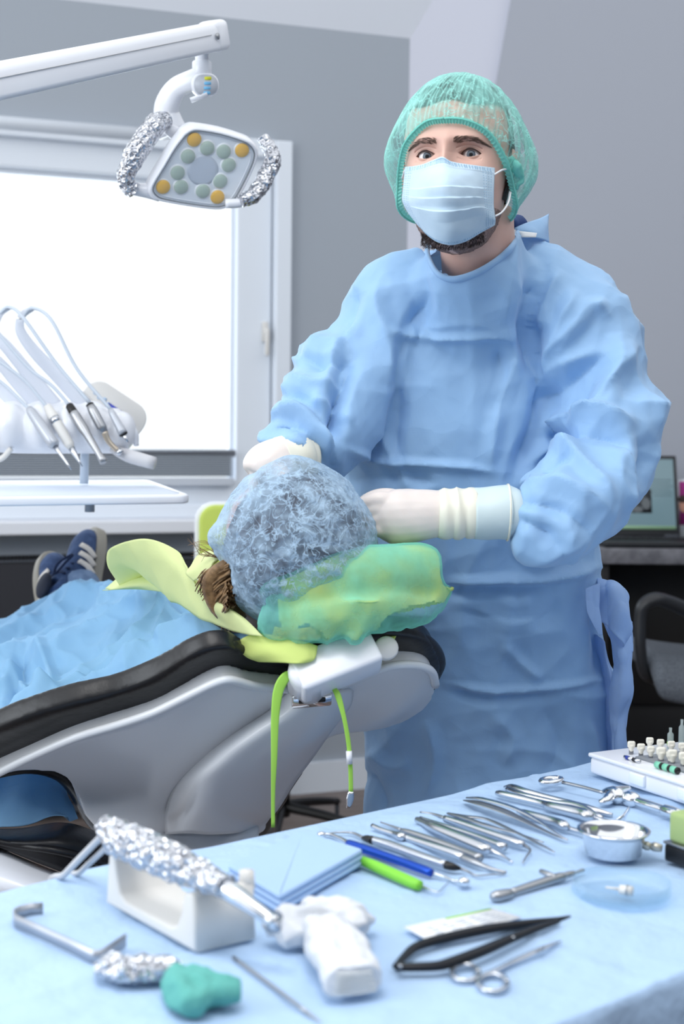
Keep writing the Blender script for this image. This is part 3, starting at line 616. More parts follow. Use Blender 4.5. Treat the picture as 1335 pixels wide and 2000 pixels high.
# paper and net covers on the headrest
paper = mat('bib_yellow_paper', (226, 240, 146), .7, transl=.3, bump=[('noise', 30, .25, .006), ('noise', 420, .1, .0006)])
teal = mat('teal_nonwoven', (140, 228, 212), .7, transl=.25, sheer=.8, weave=12, bump=[('vor', 26, .35, .006)])
def cover_mesh(grow, seed, tip=True, skirt_=True):
    ps = [tube([P(545, 1195, 1.97), P(580, 1160, 1.97), P(640, 1140, 1.97), P(720, 1125, 1.99), P(800, 1118, 2.02), P(846, 1120, 2.04)], [.035+grow, .042+grow, .044+grow, .044+grow, .04+grow, .034+grow], 20, 4, flat=(1.05, .85)),
          tube([P(520, 1195, 1.98), P(560, 1205, 1.97), P(640, 1200, 1.96), P(740, 1185, 1.98), P(830, 1180, 2.02), P(855, 1140, 2.04)], [.022+grow, .034+grow*.8, .036+grow*.8, .034+grow*.6, .022+grow, .024+grow], 16, 4)]
    if not skirt_: ps[1] = tube([P(585, 1185, 1.972), P(640, 1185, 1.965), P(740, 1170, 1.985), P(800, 1160, 2.02)], [.026, .041, .041, .036], 16, 4)
    if tip: ps.append(tube([P(690, 1170, 1.95), P(690, 1215, 1.945), P(690, 1240, 1.94), P(692, 1258, 1.94)], [.045, .032, .02, .006], 14, 3, flat=(1, .6)))
    v, f = remesh(join(*ps), .0045, 7)
    q = v.copy(); q[:, 0] *= 1.0
    cre = np.abs(vnoise(q*np.array([26, 20, 12]), seed))
    return push((v, f), fbm(q*10, 2, seed)*.006-cre*.007+(worley(q*24, seed)**2-.3)*.003)
v, f = cover_mesh(.004, 33); pv, pf = push((v, f), np.full(len(v), -.0035))
def in_poly(p, poly):
    r = np.zeros(len(p), bool); j = len(poly)-1
    for i in range(len(poly)):
        xi, yi = poly[i]; xj, yj = poly[j]; c = ((yi > p[:, 1]) != (yj > p[:, 1])) & (p[:, 0] < (xj-xi)*(p[:, 1]-yi)/(yj-yi+1e-9)+xi); r ^= c; j = i
    return r
qc = (pv-np.array(CAM)) @ np.array(ROT); px_ = np.stack([667.5+FPX*qc[:, 0]/-qc[:, 2], 1000-FPX*qc[:, 1]/-qc[:, 2]], 1)+np.stack([vnoise(pv*30, 1), vnoise(pv*30, 2)], 1)*9
keep = in_poly(px_, [(545, 1230), (538, 1140), (575, 1040), (900, 1030), (905, 1120), (868, 1172), (800, 1192), (752, 1205), (728, 1250), (692, 1290), (655, 1262), (600, 1222), (570, 1228)])
mk('paper_cover', (pv, [q for q in pf if all(keep[i] for i in q)]), paper, chair)
skirt = np.clip((1.045-v[:, 2])/.05, 0, 1)
mk('net_cover', push((v, f), skirt*np.abs(vnoise(v*60, 8))*.006), teal, chair)
# yellow bands leaving the headrest
mk('paper_band', thick(net([[P(455, 1258, 1.99), P(500, 1238, 1.97), P(580, 1250, 1.95), P(620, 1262, 1.95)], [P(480, 1282, 1.97), P(530, 1270, 1.945), P(590, 1282, 1.935), P(615, 1285, 1.94)], [P(505, 1292, 1.97), P(545, 1294, 1.94), P(580, 1296, 1.93), P(605, 1292, 1.94)]], 6, 6), .001), paper, chair)
mk('paper_band', thick(net([[P(742, 1225, 2.06), P(750, 1262, 2.0), P(738, 1290, 1.99)], [P(782, 1215, 2.07), P(770, 1250, 2.02), P(746, 1291, 1.99)]], 5, 5), .001), paper, chair)
# ================================================================ bib holder ties
lime = mat('lime_band', (168, 222, 92), .5, transl=.15)
tie = thing('bib_holder_band', 'lime green bib band hanging down beside the headrest bracket with a clip end', 'strap', P(540, 1615, 1.93))
mk('wide_strap', tube([P(572, 1312, 1.955), P(556, 1324, 1.945), P(543, 1350, 1.94), P(537, 1400, 1.935), P(535, 1480, 1.93), P(533, 1550, 1.93), P(533, 1616, 1.93)], [.003, .0075, .0075, .006, .0045, .003, .0027], 10, 6, flat=(.15, 1), up=(.2, -1, 0)), lime, tie)
mk('narrow_strap', tube([P(652, 1345, 1.965), P(660, 1360, 1.955), P(671, 1400, 1.95), P(680, 1450, 1.95), P(684, 1500, 1.95), P(685, 1548, 1.95)], [.0035, .0045, .0033, .0033, .0033, .0033], 10, 6, flat=(.3, 1), up=(.2, -1, 0)), lime, tie)
mk('strap_slider', tube([P(681, 1467, 1.948), P(682, 1492, 1.948)], .0042, 12, 1), M_['white'], tie)
mk('clip', tube([P(685, 1546, 1.95), P(683, 1560, 1.95), P(680, 1578, 1.95)], [.004, .0055, .003], 12, 3, flat=(.5, 1), up=(.2, -1, 0)), M_['chrome'], tie)
# ================================================================ dentist
def proj(v):
    q = (np.asarray(v)-np.array(CAM)) @ np.array(ROT); return np.stack([667.5+FPX*q[:, 0]/-q[:, 2], 1000-FPX*q[:, 1]/-q[:, 2]], 1)
yaw = R(16); HF = Vector((-math.sin(yaw), -math.cos(yaw), 0)); HX = Vector((math.cos(yaw), -math.sin(yaw), 0))
HO = P(870, 298, 1.985)-HF*.085
def hl(p): return Vector(HO)+HX*p[0]+HF*p[1]+Vector((0, 0, p[2]))
HL = Matrix(((HX.x, HF.x, 0, HO.x), (HX.y, HF.y, 0, HO.y), (0, 0, 1, HO.z), (0, 0, 0, 1)))
def hm(vf): v, f = xf(vf, HL); return v, [q[::-1] for q in f]
dent = thing('person', 'standing man in blue gown, green bouffant cap, pale blue face mask and latex gloves', 'person', (.2, 2.45, 0))
zt = np.array([-.128, -.122, -.11, -.09, -.06, -.03, 0, .03, .06, .09, .11, .118, .121])
wt = np.array([.004, .026, .042, .055, .0645, .0705, .0745, .076, .072, .060, .038, .018, .001])
ft = np.array([.05, .070, .080, .0835, .0845, .0845, .0855, .088, .083, .063, .036, .016, .001])
bt = np.array([.0, .02, .038, .058, .078, .092, .099, .10, .094, .078, .05, .028, .001])
def head_surface(nz=330, na=420):
    zz = np.interp(np.linspace(0, 1, nz), np.linspace(0, 1, 9), [-.128, -.11, -.07, -.03, -.0, .03, .075, .108, .121])
    zz = np.sort(np.concatenate([np.linspace(-.128, -.03, 90), np.linspace(-.0295, .035, 150), np.linspace(.036, .118, 70), [.1195, .121]]))
    t = np.linspace(-np.pi, np.pi, na, endpoint=False); a = t-.55*np.sin(t)     # angle from the front, denser in front
    from_ = lambda tab: np.interp(zz, zt, tab)
    k = np.ones(9)/9
    def sm(tab):
        fine = np.linspace(-.128, .121, 500); y = np.interp(fine, zt, tab); y2 = np.convolve(np.pad(y, 12, 'edge'), np.ones(25)/25, 'valid'); y2[-12:] = y[-12:]; y2[:12] = y[:12]; return np.interp(zz, fine, y2)
    w, f, b = sm(wt), sm(ft), sm(bt)
    A, _ = np.meshgrid(a, zz); ca, sa = np.cos(A), np.sin(A)
    e = 2/2.25; X = w[:, None]*np.sign(sa)*np.abs(sa)**e; Yv = np.where(ca > 0, f[:, None], b[:, None])*np.sign(ca)*np.abs(ca)**e; Z = np.repeat(zz[:, None], len(a), 1)
    fr_ = np.clip(ca*3, 0, 1); g = lambda x0, z0, sx, sz: np.exp(-((X-x0)/sx)**2-((Z-z0)/sz)**2)
    D = np.zeros_like(X)
    for s in (-1, 1):
        D += .0062*g(s*.030, .019, .022, .0085)-.0105*g(s*.032, .000, .017, .012)+.006*g(s*.047, -.030, .02, .016)-.006*g(s*.05, -.07, .018, .02)
        D += .006*g(s*.0105, -.047, .007, .007)
    nr = np.interp(Z, [-.062, -.054, -.044, -.02, 0, .014, .03, .05], [0, .012, .026, .021, .0125, .0075, .002, 0])
    D += nr*np.exp(-(X/np.interp(Z, [-.05, 0, .03], [.0095, .0075, .014]))**2)
    D += .004*g(0, -.078, .022, .009)-.003*g(0, -.09, .02, .006)+.006*g(0, -.108, .018, .012)
    Yv = Yv+D*fr_
    for s in (-1, 1):                                 # lids over the eyeball, then the opening between them
        ex, ey = s*.0312, EYE_Y; r2 = (X-ex)**2+(Z-.0)**2; R_ = .0142
        lid = np.sqrt(np.maximum(R_**2-r2, 0))+ey; m = (r2 < R_**2) & (ca > 0); Yv = np.where(m, np.maximum(Yv, lid), Yv)
        u = (X-ex)/.0148; up = .0058*np.clip(1-np.abs(u)**2.2, 0, 1)+.0002; lo = -.0046*np.clip(1-np.abs(u)**2, 0, 1)
        inside = np.clip(np.minimum(up-Z, Z-lo)/.0007, 0, 1)*(np.abs(u) < 1)*(ca > 0)
        Yv = Yv-inside*.012
        crease = np.exp(-((Z-(.0105-.0035*u**2))/.0011)**2)*(np.abs(u) < 1.15); Yv = Yv-crease*.0016*(ca > 0)
        bag = np.exp(-((Z-(-.0105+.003*u**2))/.0016)**2)*(np.abs(u) < 1.1); Yv = Yv-bag*.0009*(ca > 0)
    return np.stack([X, Yv, Z], 2)
EYE_Y = .0605
HS = head_surface(); hv, hf = grid(HS, closed_v=True, caps=True)
# outward winding in the local frame
ears = []
for s in (-1, 1):
    e = ball((s*.078, -.008, -.012), (.007, .017, .032), 16, 12); e2 = ball((s*.083, -.016, -.008), (.005, .012, .026), 14, 10); ears += [e, e2]
neck = tube([P(930, 400, 2.115), P(930, 455, 2.12), P(935, 505, 2.16), P(935, 570, 2.24), P(935, 660, 2.28)], [.056, .056, .058, .058, .06], 30, 5, up=(0, 1, 0))
G = 0.06                                              # the trunk leans: it stands this much behind the arms' path
limbs = [tube([P(930, 560, 2.24), P(925, 700, 2.26), P(925, 900, 2.28), P(935, 1100, 2.36), P(945, 1250, 2.42)], [.06, .12, .12, .13, .13], 20, 4, flat=(.6, 1), up=(0, 1, 0)),
         tube([P(790, 590, 2.24), P(730, 690, 2.23), P(640, 830, 2.18), P(575, 890, 2.1), P(535, 905, 2.06)], [.05, .045, .038, .03, .028], 14, 4),
         tube([P(1090, 610, 2.25), P(1145, 700, 2.22), P(1190, 885, 2.15), P(1085, 990, 2.09), P(990, 1003, 2.06), P(900, 1003, 2.06)], [.05, .045, .040, .034, .028, .028], 14, 4),
         tube([P(860, 1260, 2.42), (P(850, 1500, 2.46)), (P(850, 1500, 2.46).x, 2.5, .45), (P(850, 1500, 2.46).x, 2.5, .09)], [.1, .085, .06, .045], 14, 4),
         tube([P(1020, 1260, 2.42), (P(1030, 1500, 2.46)), (P(1030, 1500, 2.46).x, 2.5, .45), (P(1030, 1500, 2.46).x, 2.5, .09)], [.1, .085, .06, .045], 14, 4)]
for px in (850, 1030):
    x = P(px, 1500, 2.46).x; limbs.append(tube([(x, 2.52, .05), (x, 2.44, .045), (x, 2.34, .03)], [.045, .045, .03], 12, 3))
bodyv = remesh(join(neck, *limbs), .009, 6); bodyv[0][:, 2] = np.maximum(bodyv[0][:, 2], .001)
headw = xf((hv, hf), HL); earw = xf(join(*ears), HL); earw = (earw[0], [q[::-1] for q in earw[1]])
mk('body', join(headw, earw, bodyv), M_['skin'], dent)
# eyes
scl = mat('eye_white', (226, 222, 222), .15, coat=.5); iris = mat('iris_grey', (112, 124, 134), .3, mott=((66, 78, 92), 900)); pup = mat('pupil', (8, 8, 10), .05, coat=1)
for s in (-1, 1):
    ec = hl((s*.0312, EYE_Y, .0)); e = mk('eye', ball(ec, .0122, 28, 20), scl, dent)
    gz = ((CAM-ec).normalized()+HF*.35).normalized(); ME = fr(ec, Vector((0, 0, 1)).cross(gz), gz)
    ci = lambda r, R_: [(r*k, math.sqrt(R_**2-(r*k)**2)) for k in (1, .8, .55, .3, .02)]
    mk('iris', lathe(ci(.0062, .01245), 26, ME), iris, e); mk('pupil', lathe(ci(.0028, .0126), 20, ME), pup, e)
    mk('lash_line', tube([hl((s*.0312+u*.0146, EYE_Y+math.sqrt(max(.0146**2-(u*.0142)**2-.003**2, .00001)), .0060*(1-abs(u)**2.2))) for u in (-.97, -.7, -.35, 0, .35, .7, .97)], [.0004, .0008, .001, .0011, .001, .0009, .0005], 8, 4), mat('lash_brown', (52, 38, 36), .6) if s < 0 else bpy.data.materials['lash_brown'], dent)
def face_y(x, z):
    i = np.argmin((HS[:, 0, 2]-z)**2); row = HS[i]; row = row[row[:, 1] > 0]; return row[np.argmin((row[:, 0]-x)**2), 1]
hair_m = mat('dark_brown_hair', (50, 44, 44), .6, mott=((28, 24, 26), 60, (1, 1, 6)), bump=[('noise', 240, .6, .002)])
rng = random.Random(4)
for s in (-1, 1):
    hs = []
    for k in range(170):
        t = rng.random(); x = .011+.041*t; zc_ = np.interp(t, [0, .6, 1], [.0145, .0180, .0115]); hw = np.interp(t, [0, .2, .7, 1], [.0032, .0038, .003, .0006]); z = zc_+hw*(rng.random()*2-1)
        L = .008; dx, dz_ = (.55+.45*t)*L, (.7-1.2*t)*L*.6; x2, z2 = x+dx, z+dz_
        a = hl((s*x, face_y(s*x, z)-.0002, z)); b = hl((s*x2, face_y(s*x2, z2)+.0012, z2)); hs.append(tube([a, (a+b)/2+HF*.0006, b], [.00034, .0003, .0001], 3, 1, cap=False))
    tag(mk('eyebrow', join(*hs), mat('brow_brown', (112, 92, 82), .7) if s < 0 else bpy.data.materials['brow_brown'], dent), kind='stuff')
# hair, beard: shells grown from the head surface
def sub_surface(cond, off):
    v, f = hv, hf; nn = normals(v, f); nn = nn*np.sign((nn*v).sum(1).mean()); keep = cond(v); F = [q for q in f if len(q) == 4 and all(keep[i] for i in q)]
    used = sorted({i for q in F for i in q}); ix = {u: k for k, u in enumerate(used)}; V = v[used]+nn[used]*off(v[used])[:, None]; return V, [tuple(ix[i] for i in q) for q in F]
front = lambda v: v[:, 1] > .0
hair = sub_surface(lambda v: (v[:, 2] > np.where(front(v), .070+.004*np.cos(v[:, 0]*90), -.04)) | ((v[:, 1] < .012) & (v[:, 2] > -.055+0*v[:, 0])), lambda v: .003+.002*vnoise(v*90, 3))
mk('hair', hm(hair), hair_m, dent)
beard_m = mat('stubble', (112, 90, 84), .8, sheer=.9, weave=420)
beard = sub_surface(lambda v: (v[:, 1] > -.015) & ((v[:, 2] < -.088) | ((np.abs(v[:, 0]) > .045) & (v[:, 2] < -.068) & (v[:, 1] < .06))), lambda v: .0012+.0008*vnoise(v*400, 5))
mk('beard', hm(beard), beard_m, dent)
bh = []
for k in range(1500):
    t = rng.uniform(-1.25, 1.25); x0 = math.sin(t)*.047+.002; y0 = .02+math.cos(t)*.056; z0 = -.104-.02*math.cos(t)+rng.uniform(-.007, .014)
    if y0 < .0: continue
    a = hl((x0, y0, z0)); b = a+Vector((rng.uniform(-.003, .003), rng.uniform(-.002, .002), -.004))+HF*.003; bh.append(tube([a, b], [.00035, .00012], 3, 1, cap=False))
tag(mk('beard_hair', join(*bh), bpy.data.materials['lash_brown'], dent), kind='stuff')
# bouffant cap
capm = mat('cap_green', (164, 232, 224), .75, transl=.25, sheer=.80, weave=30, strands=(38,), bump=[('noise', 60, .3, .004)])
E_ = [(0, .095, .043), (-.028, .091, .040), (-.057, .074, .020), (-.071, .052, -.002), (-.079, .030, -.03), (-.082, .012, -.062), (-.066, -.03, -.075), (-.03, -.085, -.07), (.03, -.088, -.07), (.066, -.045, -.075), (.083, -.008, -.062), (.081, .014, -.035), (.0745, .045, -.003), (.057, .072, .026), (.03, .090, .040)]
Ee = cr(E_[-2:]+E_+E_[:3], 32)[64:64+32*15]; cc = np.array([0, -.012, .012]); pole = np.array([.012, -.03, .128])
def capR(d):
    r = 1/np.sqrt((d[:, 0]/.094)**2+(d[:, 1]/.118)**2+(d[:, 2]/.117)**2)
    return r+.016*np.exp(-((d[:, 0]-.85)/.35)**2-((d[:, 2]+.15)/.4)**2-((d[:, 1]+.3)/.5)**2)+.012*np.exp(-((d[:, 0]+.9)/.3)**2-((d[:, 2]+.1)/.45)**2)
rows = []; na = len(Ee); ph = np.linspace(0, 2*np.pi, na, endpoint=False); dE = Ee-cc; rE = np.linalg.norm(dE, axis=1); dE /= rE[:, None]; dP = (pole-cc)/np.linalg.norm(pole-cc)
for k, t in enumerate(np.concatenate([np.linspace(0, .12, 14), np.linspace(.14, .995, 70)])):
    d = (1-t)*dE+t*dP; d /= np.linalg.norm(d, axis=1, keepdims=True); s = min(t/.3, 1); s = s*s*(3-2*s)
    r = rE*(1-s)+capR(d)*s; pl = np.sin(ph*62+vnoise(np.stack([ph*9, ph*0+t*3, ph*0], 1), 2)*2.4)
    r = r+pl*(.0012+.0022*math.exp(-(t/.05)**2))*(1-t)**1.5+.004*s*(1-t)*np.abs(vnoise(np.stack([ph*11+t*5, ph*0+t*4, ph*0], 1), 6))
    # soft gathered rolls at the image-right side
    r = r+.007*s*np.clip(d[:, 0], 0, 1)**1.5*np.sin((d[:, 1]*1.3+d[:, 2]*.15)*24+1.2)*(1-t)
    rows.append(cc+d*r[:, None])
cap = mk('surgical_cap', hm(grid(np.array(rows), closed_v=True)), capm, dent)
tealm = mat('cap_edge_teal', (140, 226, 214), .7, transl=.3)
ruf = []
for k, (o, b_) in enumerate(((-.0045, .0), (-.002, .0014), (.0, .0026), (.0015, .003))):
    out = Ee-cc; out = out/np.linalg.norm(out, axis=1)[:, None]; tow = np.array([0, .06, -.03])-Ee; tow /= np.linalg.norm(tow, axis=1)[:, None]
    ruf.append(Ee+tow*(-o*1.25)+out*(b_+.0016*np.sin(ph*105)*(1 if k < 2 else .3))[:, None])
mk('elastic_ruffle', hm(grid(np.array(ruf), closed_v=True)), tealm, cap)
mk('elastic_band', hm(tube([tuple(p) for p in (Ee+(Ee-cc)/rE[:, None]*.003)[::6]]+[tuple((Ee+(Ee-cc)/rE[:, None]*.003)[0])], .0014, 8, 1)), tealm, cap)
kn = tube([hl((.079, .03, .0)), hl((.084, .02, -.012)), hl((.087, .008, -.024)), hl((.086, .004, -.04))], [.006, .012, .010, .004], 14, 6, flat=(.6, 1)); kn = push(kn, (worley(kn[0]*120, 3)-.5)*.006)
mk('gathered_end', kn, tealm, cap)
# mask
mrows = [[(790, 326, 2.035), (820, 322, 1.982), (848, 311, 1.953), (864, 306, 1.943), (884, 316, 1.945), (925, 322, 1.957), (966, 328, 1.99)],
         [(788, 350, 2.03), (815, 348, 1.975), (845, 342, 1.937), (868, 340, 1.925), (895, 342, 1.93), (930, 345, 1.95), (965, 352, 1.985)],
         [(786, 372, 2.025), (812, 374, 1.97), (845, 370, 1.932), (870, 368, 1.92), (900, 370, 1.926), (932, 374, 1.945), (964, 378, 1.985)],
         [(785, 392, 2.025), (812, 398, 1.97), (845, 400, 1.935), (871, 400, 1.922), (903, 400, 1.928), (935, 398, 1.948), (964, 404, 1.987)],
         [(795, 413, 2.03), (820, 422, 1.975), (846, 428, 1.942), (873, 430, 1.93), (905, 426, 1.936), (938, 420, 1.955), (967, 427, 1.99)],
         [(812, 436, 2.032), (830, 447, 1.992), (851, 456, 1.958), (876, 460, 1.945), (906, 454, 1.95), (937, 441, 1.968), (967, 434, 1.996)],
         [(824, 450, 2.03), (839, 464, 2.0), (856, 474, 1.975), (881, 479, 1.962), (909, 472, 1.97), (937, 456, 1.98), (966, 440, 1.998)]]
nu, nv = 22, 22
mv, mf = net([[P(*p) for p in r] for r in mrows], nu, nv)
gu = np.repeat(np.linspace(0, 1, 6*nu+1), 6*nv+1); gv_ = np.tile(np.linspace(0, 1, 6*nv+1), 6*nu+1)
cu = gu-.035*np.cos((gv_-.42)*2.6)+.03; env = np.clip(np.minimum(gv_-.07, .93-gv_)/.05, 0, 1)
saw = 0
for c_, w_ in ((.30, .13), (.42, .10), (.56, .13)):
    t_ = (cu-c_)/w_; saw = saw+np.where((t_ > 0) & (t_ < 1), (1-t_), 0)*.0045*np.clip(t_/.06, 0, 1)
mv[:, 1] -= saw*env; mv[:, 1] -= .0014*np.exp(-((gv_-.05)/.008)**2)+.0014*np.exp(-((gv_-.93)/.008)**2)+.001*np.exp(-((gu-.07)/.01)**2)
mv[:, 1] += fbm(mv*26, 3, 7)*.0018
maskm = mat('mask_blue', (200, 223, 240), .6, transl=.1, bump=[('vor', 40, .2, .003), ('dots', 520, .3, .0004)])
msk = mk('face_mask', thick((mv, mf), -.0012), maskm, dent)
emb = mat('mask_emboss', (166, 202, 228), .6)
def msurf(u, v_): i = int(round(u*6*nu)); j = int(round(v_*6*nv)); return mv[i*(6*nv+1)+j]
dots = []
for rr_ in range(4):
    for k in range(46):
        p = msurf(.012+.0125*rr_+.0, .03+k*.0207); dots.append(box(p+np.array([0, -.0007, 0]), (.0012, .0006, .0009)))
for rr_ in range(4):
    for k in range(26): p = msurf(.06+k*.033, .90+.024*rr_); dots.append(box(p+np.array([0, -.0007, 0]), (.0009, .0006, .0012)))
    for k in range(26): p = msurf(.06+k*.033, .012+.022*rr_); dots.append(box(p+np.array([0, -.0007, 0]), (.0009, .0006, .0012)))
for rr_ in range(3):
    for k in range(44): p = msurf(.955+.012*rr_, .04+k*.021); dots.append(box(p+np.array([0, -.0007, 0]), (.0012, .0006, .0009)))
tag(mk('embossed_weld', join(*dots), emb, msk), kind='stuff')
wl_ = mat('white_elastic', (232, 234, 238), .7)
mk('ear_loop', tube([P(965, 341, 1.985), P(976, 334, 1.995), hl((.0735, .04, -.018)), hl((.083, .015, -.012))], .0013, 8, 6), wl_, msk)
mk('ear_loop', tube([P(967, 422, 1.99), P(980, 414, 2.0), P(992, 396, 2.02), P(998, 372, 2.04), hl((.083, -.002, -.04))], .0013, 8, 6), wl_, msk)
mk('ear_loop', tube([P(790, 332, 2.035), hl((-.081, .018, -.03)), hl((-.083, -.01, -.02))], .0012, 8, 6), wl_, msk)
# gown
gy = .05
T = [tube([P(932, 478, 2.15), P(932, 520, 2.17), P(930, 560, 2.20), P(925, 590, 2.21+gy), P(908, 680, 2.22+gy), P(905, 800, 2.23+gy), P(912, 950, 2.25+gy), P(930, 1100, 2.30+gy), P(945, 1280, 2.36+gy), P(957, 1450, 2.40+gy), P(960, 1600, 2.42+gy), P(960, 1850, 2.46+gy)],
          [.075, .098, .130, .162, .185, .197, .198, .200, .207, .218, .226, .235], 40, 8, flat=(.60, 1), up=(0, 1, 0)),
     tube([P(930, 462, 2.15), P(932, 530, 2.165), P(930, 590, 2.205), P(926, 680, 2.25), P(920, 800, 2.285), P(915, 900, 2.3)], [.068, .084, .094, .098, .09, .06], 30, 5, up=(0, 1, 0)),
     tube([P(850, 545, 2.2+gy), P(785, 592, 2.19+gy), P(732, 680, 2.17+gy), P(675, 760, 2.15+gy), P(632, 832, 2.1+gy), P(590, 875, 2.06+gy), P(560, 890, 2.04+gy)], [.06, .080, .074, .080, .080, .062, .046], 24, 6),
     tube([P(1000, 545, 2.2+gy), P(1088, 600, 2.19+gy), P(1148, 695, 2.17+gy), P(1182, 800, 2.14+gy), P(1188, 890, 2.09+gy), P(1120, 975, 2.04+gy), P(1050, 1006, 2.01+gy), P(1000, 1003, 2.01+gy)], [.07, .090, .088, .080, .077, .077, .066, .042], 24, 6)]
gvv, gff = remesh(join(*T), .0044, 6)
gn = normals(gvv, gff); pj = proj(gvv); facing = gn[:, 1] < .25
mpp = gvv[:, 1]/FPX
def stroke(pts, amp, w, sharp=1.4):
    """crease: metres high, metres half-width"""
    global acc
    p = cr([(x, y, 0) for x, y in pts], 4)[:, :2]; best = np.full(len(gvv), 1e9); tt = np.zeros(len(gvv)); n = len(p)-1
    for i in range(n):
        d, t = segdist(pj, p[i], p[i+1]); m = d < best; best = np.where(m, d, best); tt = np.where(m, (i+t)/n, tt)
    taper = np.clip(np.minimum(tt, 1-tt)*5, 0.12, 1); acc = acc+amp*1.25*taper*np.clip(1-best*mpp/w, 0, 1)**sharp*facing
acc = fbm(gvv*np.array([7, 7, 4]), 3, 11)*.006
def folds(d, fa, fc, seed, amp, pw=1.6):
    d = np.array(d, float); d /= np.linalg.norm(d); e = np.array([-d[2], 0, d[0]]); q = np.stack([gvv@d*fa, gvv@e*fc, gvv[:, 1]*fc*.6], 1)
    q = q+np.stack([vnoise(gvv*6, seed+1), vnoise(gvv*6, seed+2)*.7, vnoise(gvv*6, seed+3)*.3], 1)
    return ((1-np.abs(vnoise(q, seed)))**pw-.5)*amp
rightarm = np.clip((pj[:, 0]-1050)/60, 0, 1)*np.clip((1120-pj[:, 1])/40, 0, 1)*np.clip((pj[:, 1]-520)/80, 0, 1); leftarm = np.clip((690-pj[:, 0])/50, 0, 1)*np.clip((960-pj[:, 1])/40, 0, 1)
acc += rightarm*(folds((-.75, 0, -.66), 3.2, 11, 201, .024)+folds((-.5, 0, -.86), 5, 22, 211, .010))+leftarm*(folds((.92, 0, -.38), 4, 13, 221, .022)+folds((.8, 0, .5), 6, 24, 231, .008))
acc += (1-rightarm)*(1-leftarm)*(folds((.15, 0, 1), 3, 12, 241, .008)+folds((1, 0, .1), 4, 14, 251, .006, 3))
w1 = worley(gvv*np.array([13, 13, 8])+vnoise(gvv*9, 5)[:, None]*.4, 12); acc += (w1**2-.35)*.007
arms_m = np.clip((np.abs(pj[:, 0]-915)-215)/60, 0, 1)*(pj[:, 1] < 1110)
w2, w3 = worley(gvv*np.array([17, 17, 13])+vnoise(gvv*11, 8)[:, None]*.5, 31, True); acc += arms_m*((w2**2-.3)*.009)
wq = worley(gvv*np.array([34, 34, 26])+vnoise(gvv*20, 18)[:, None]*.5, 77); acc += (.25+.75*arms_m)*(wq**2-.3)*.003
acc += (1-arms_m)*(np.abs(vnoise(gvv*np.array([22, 14, 9]), 44))*-.005)
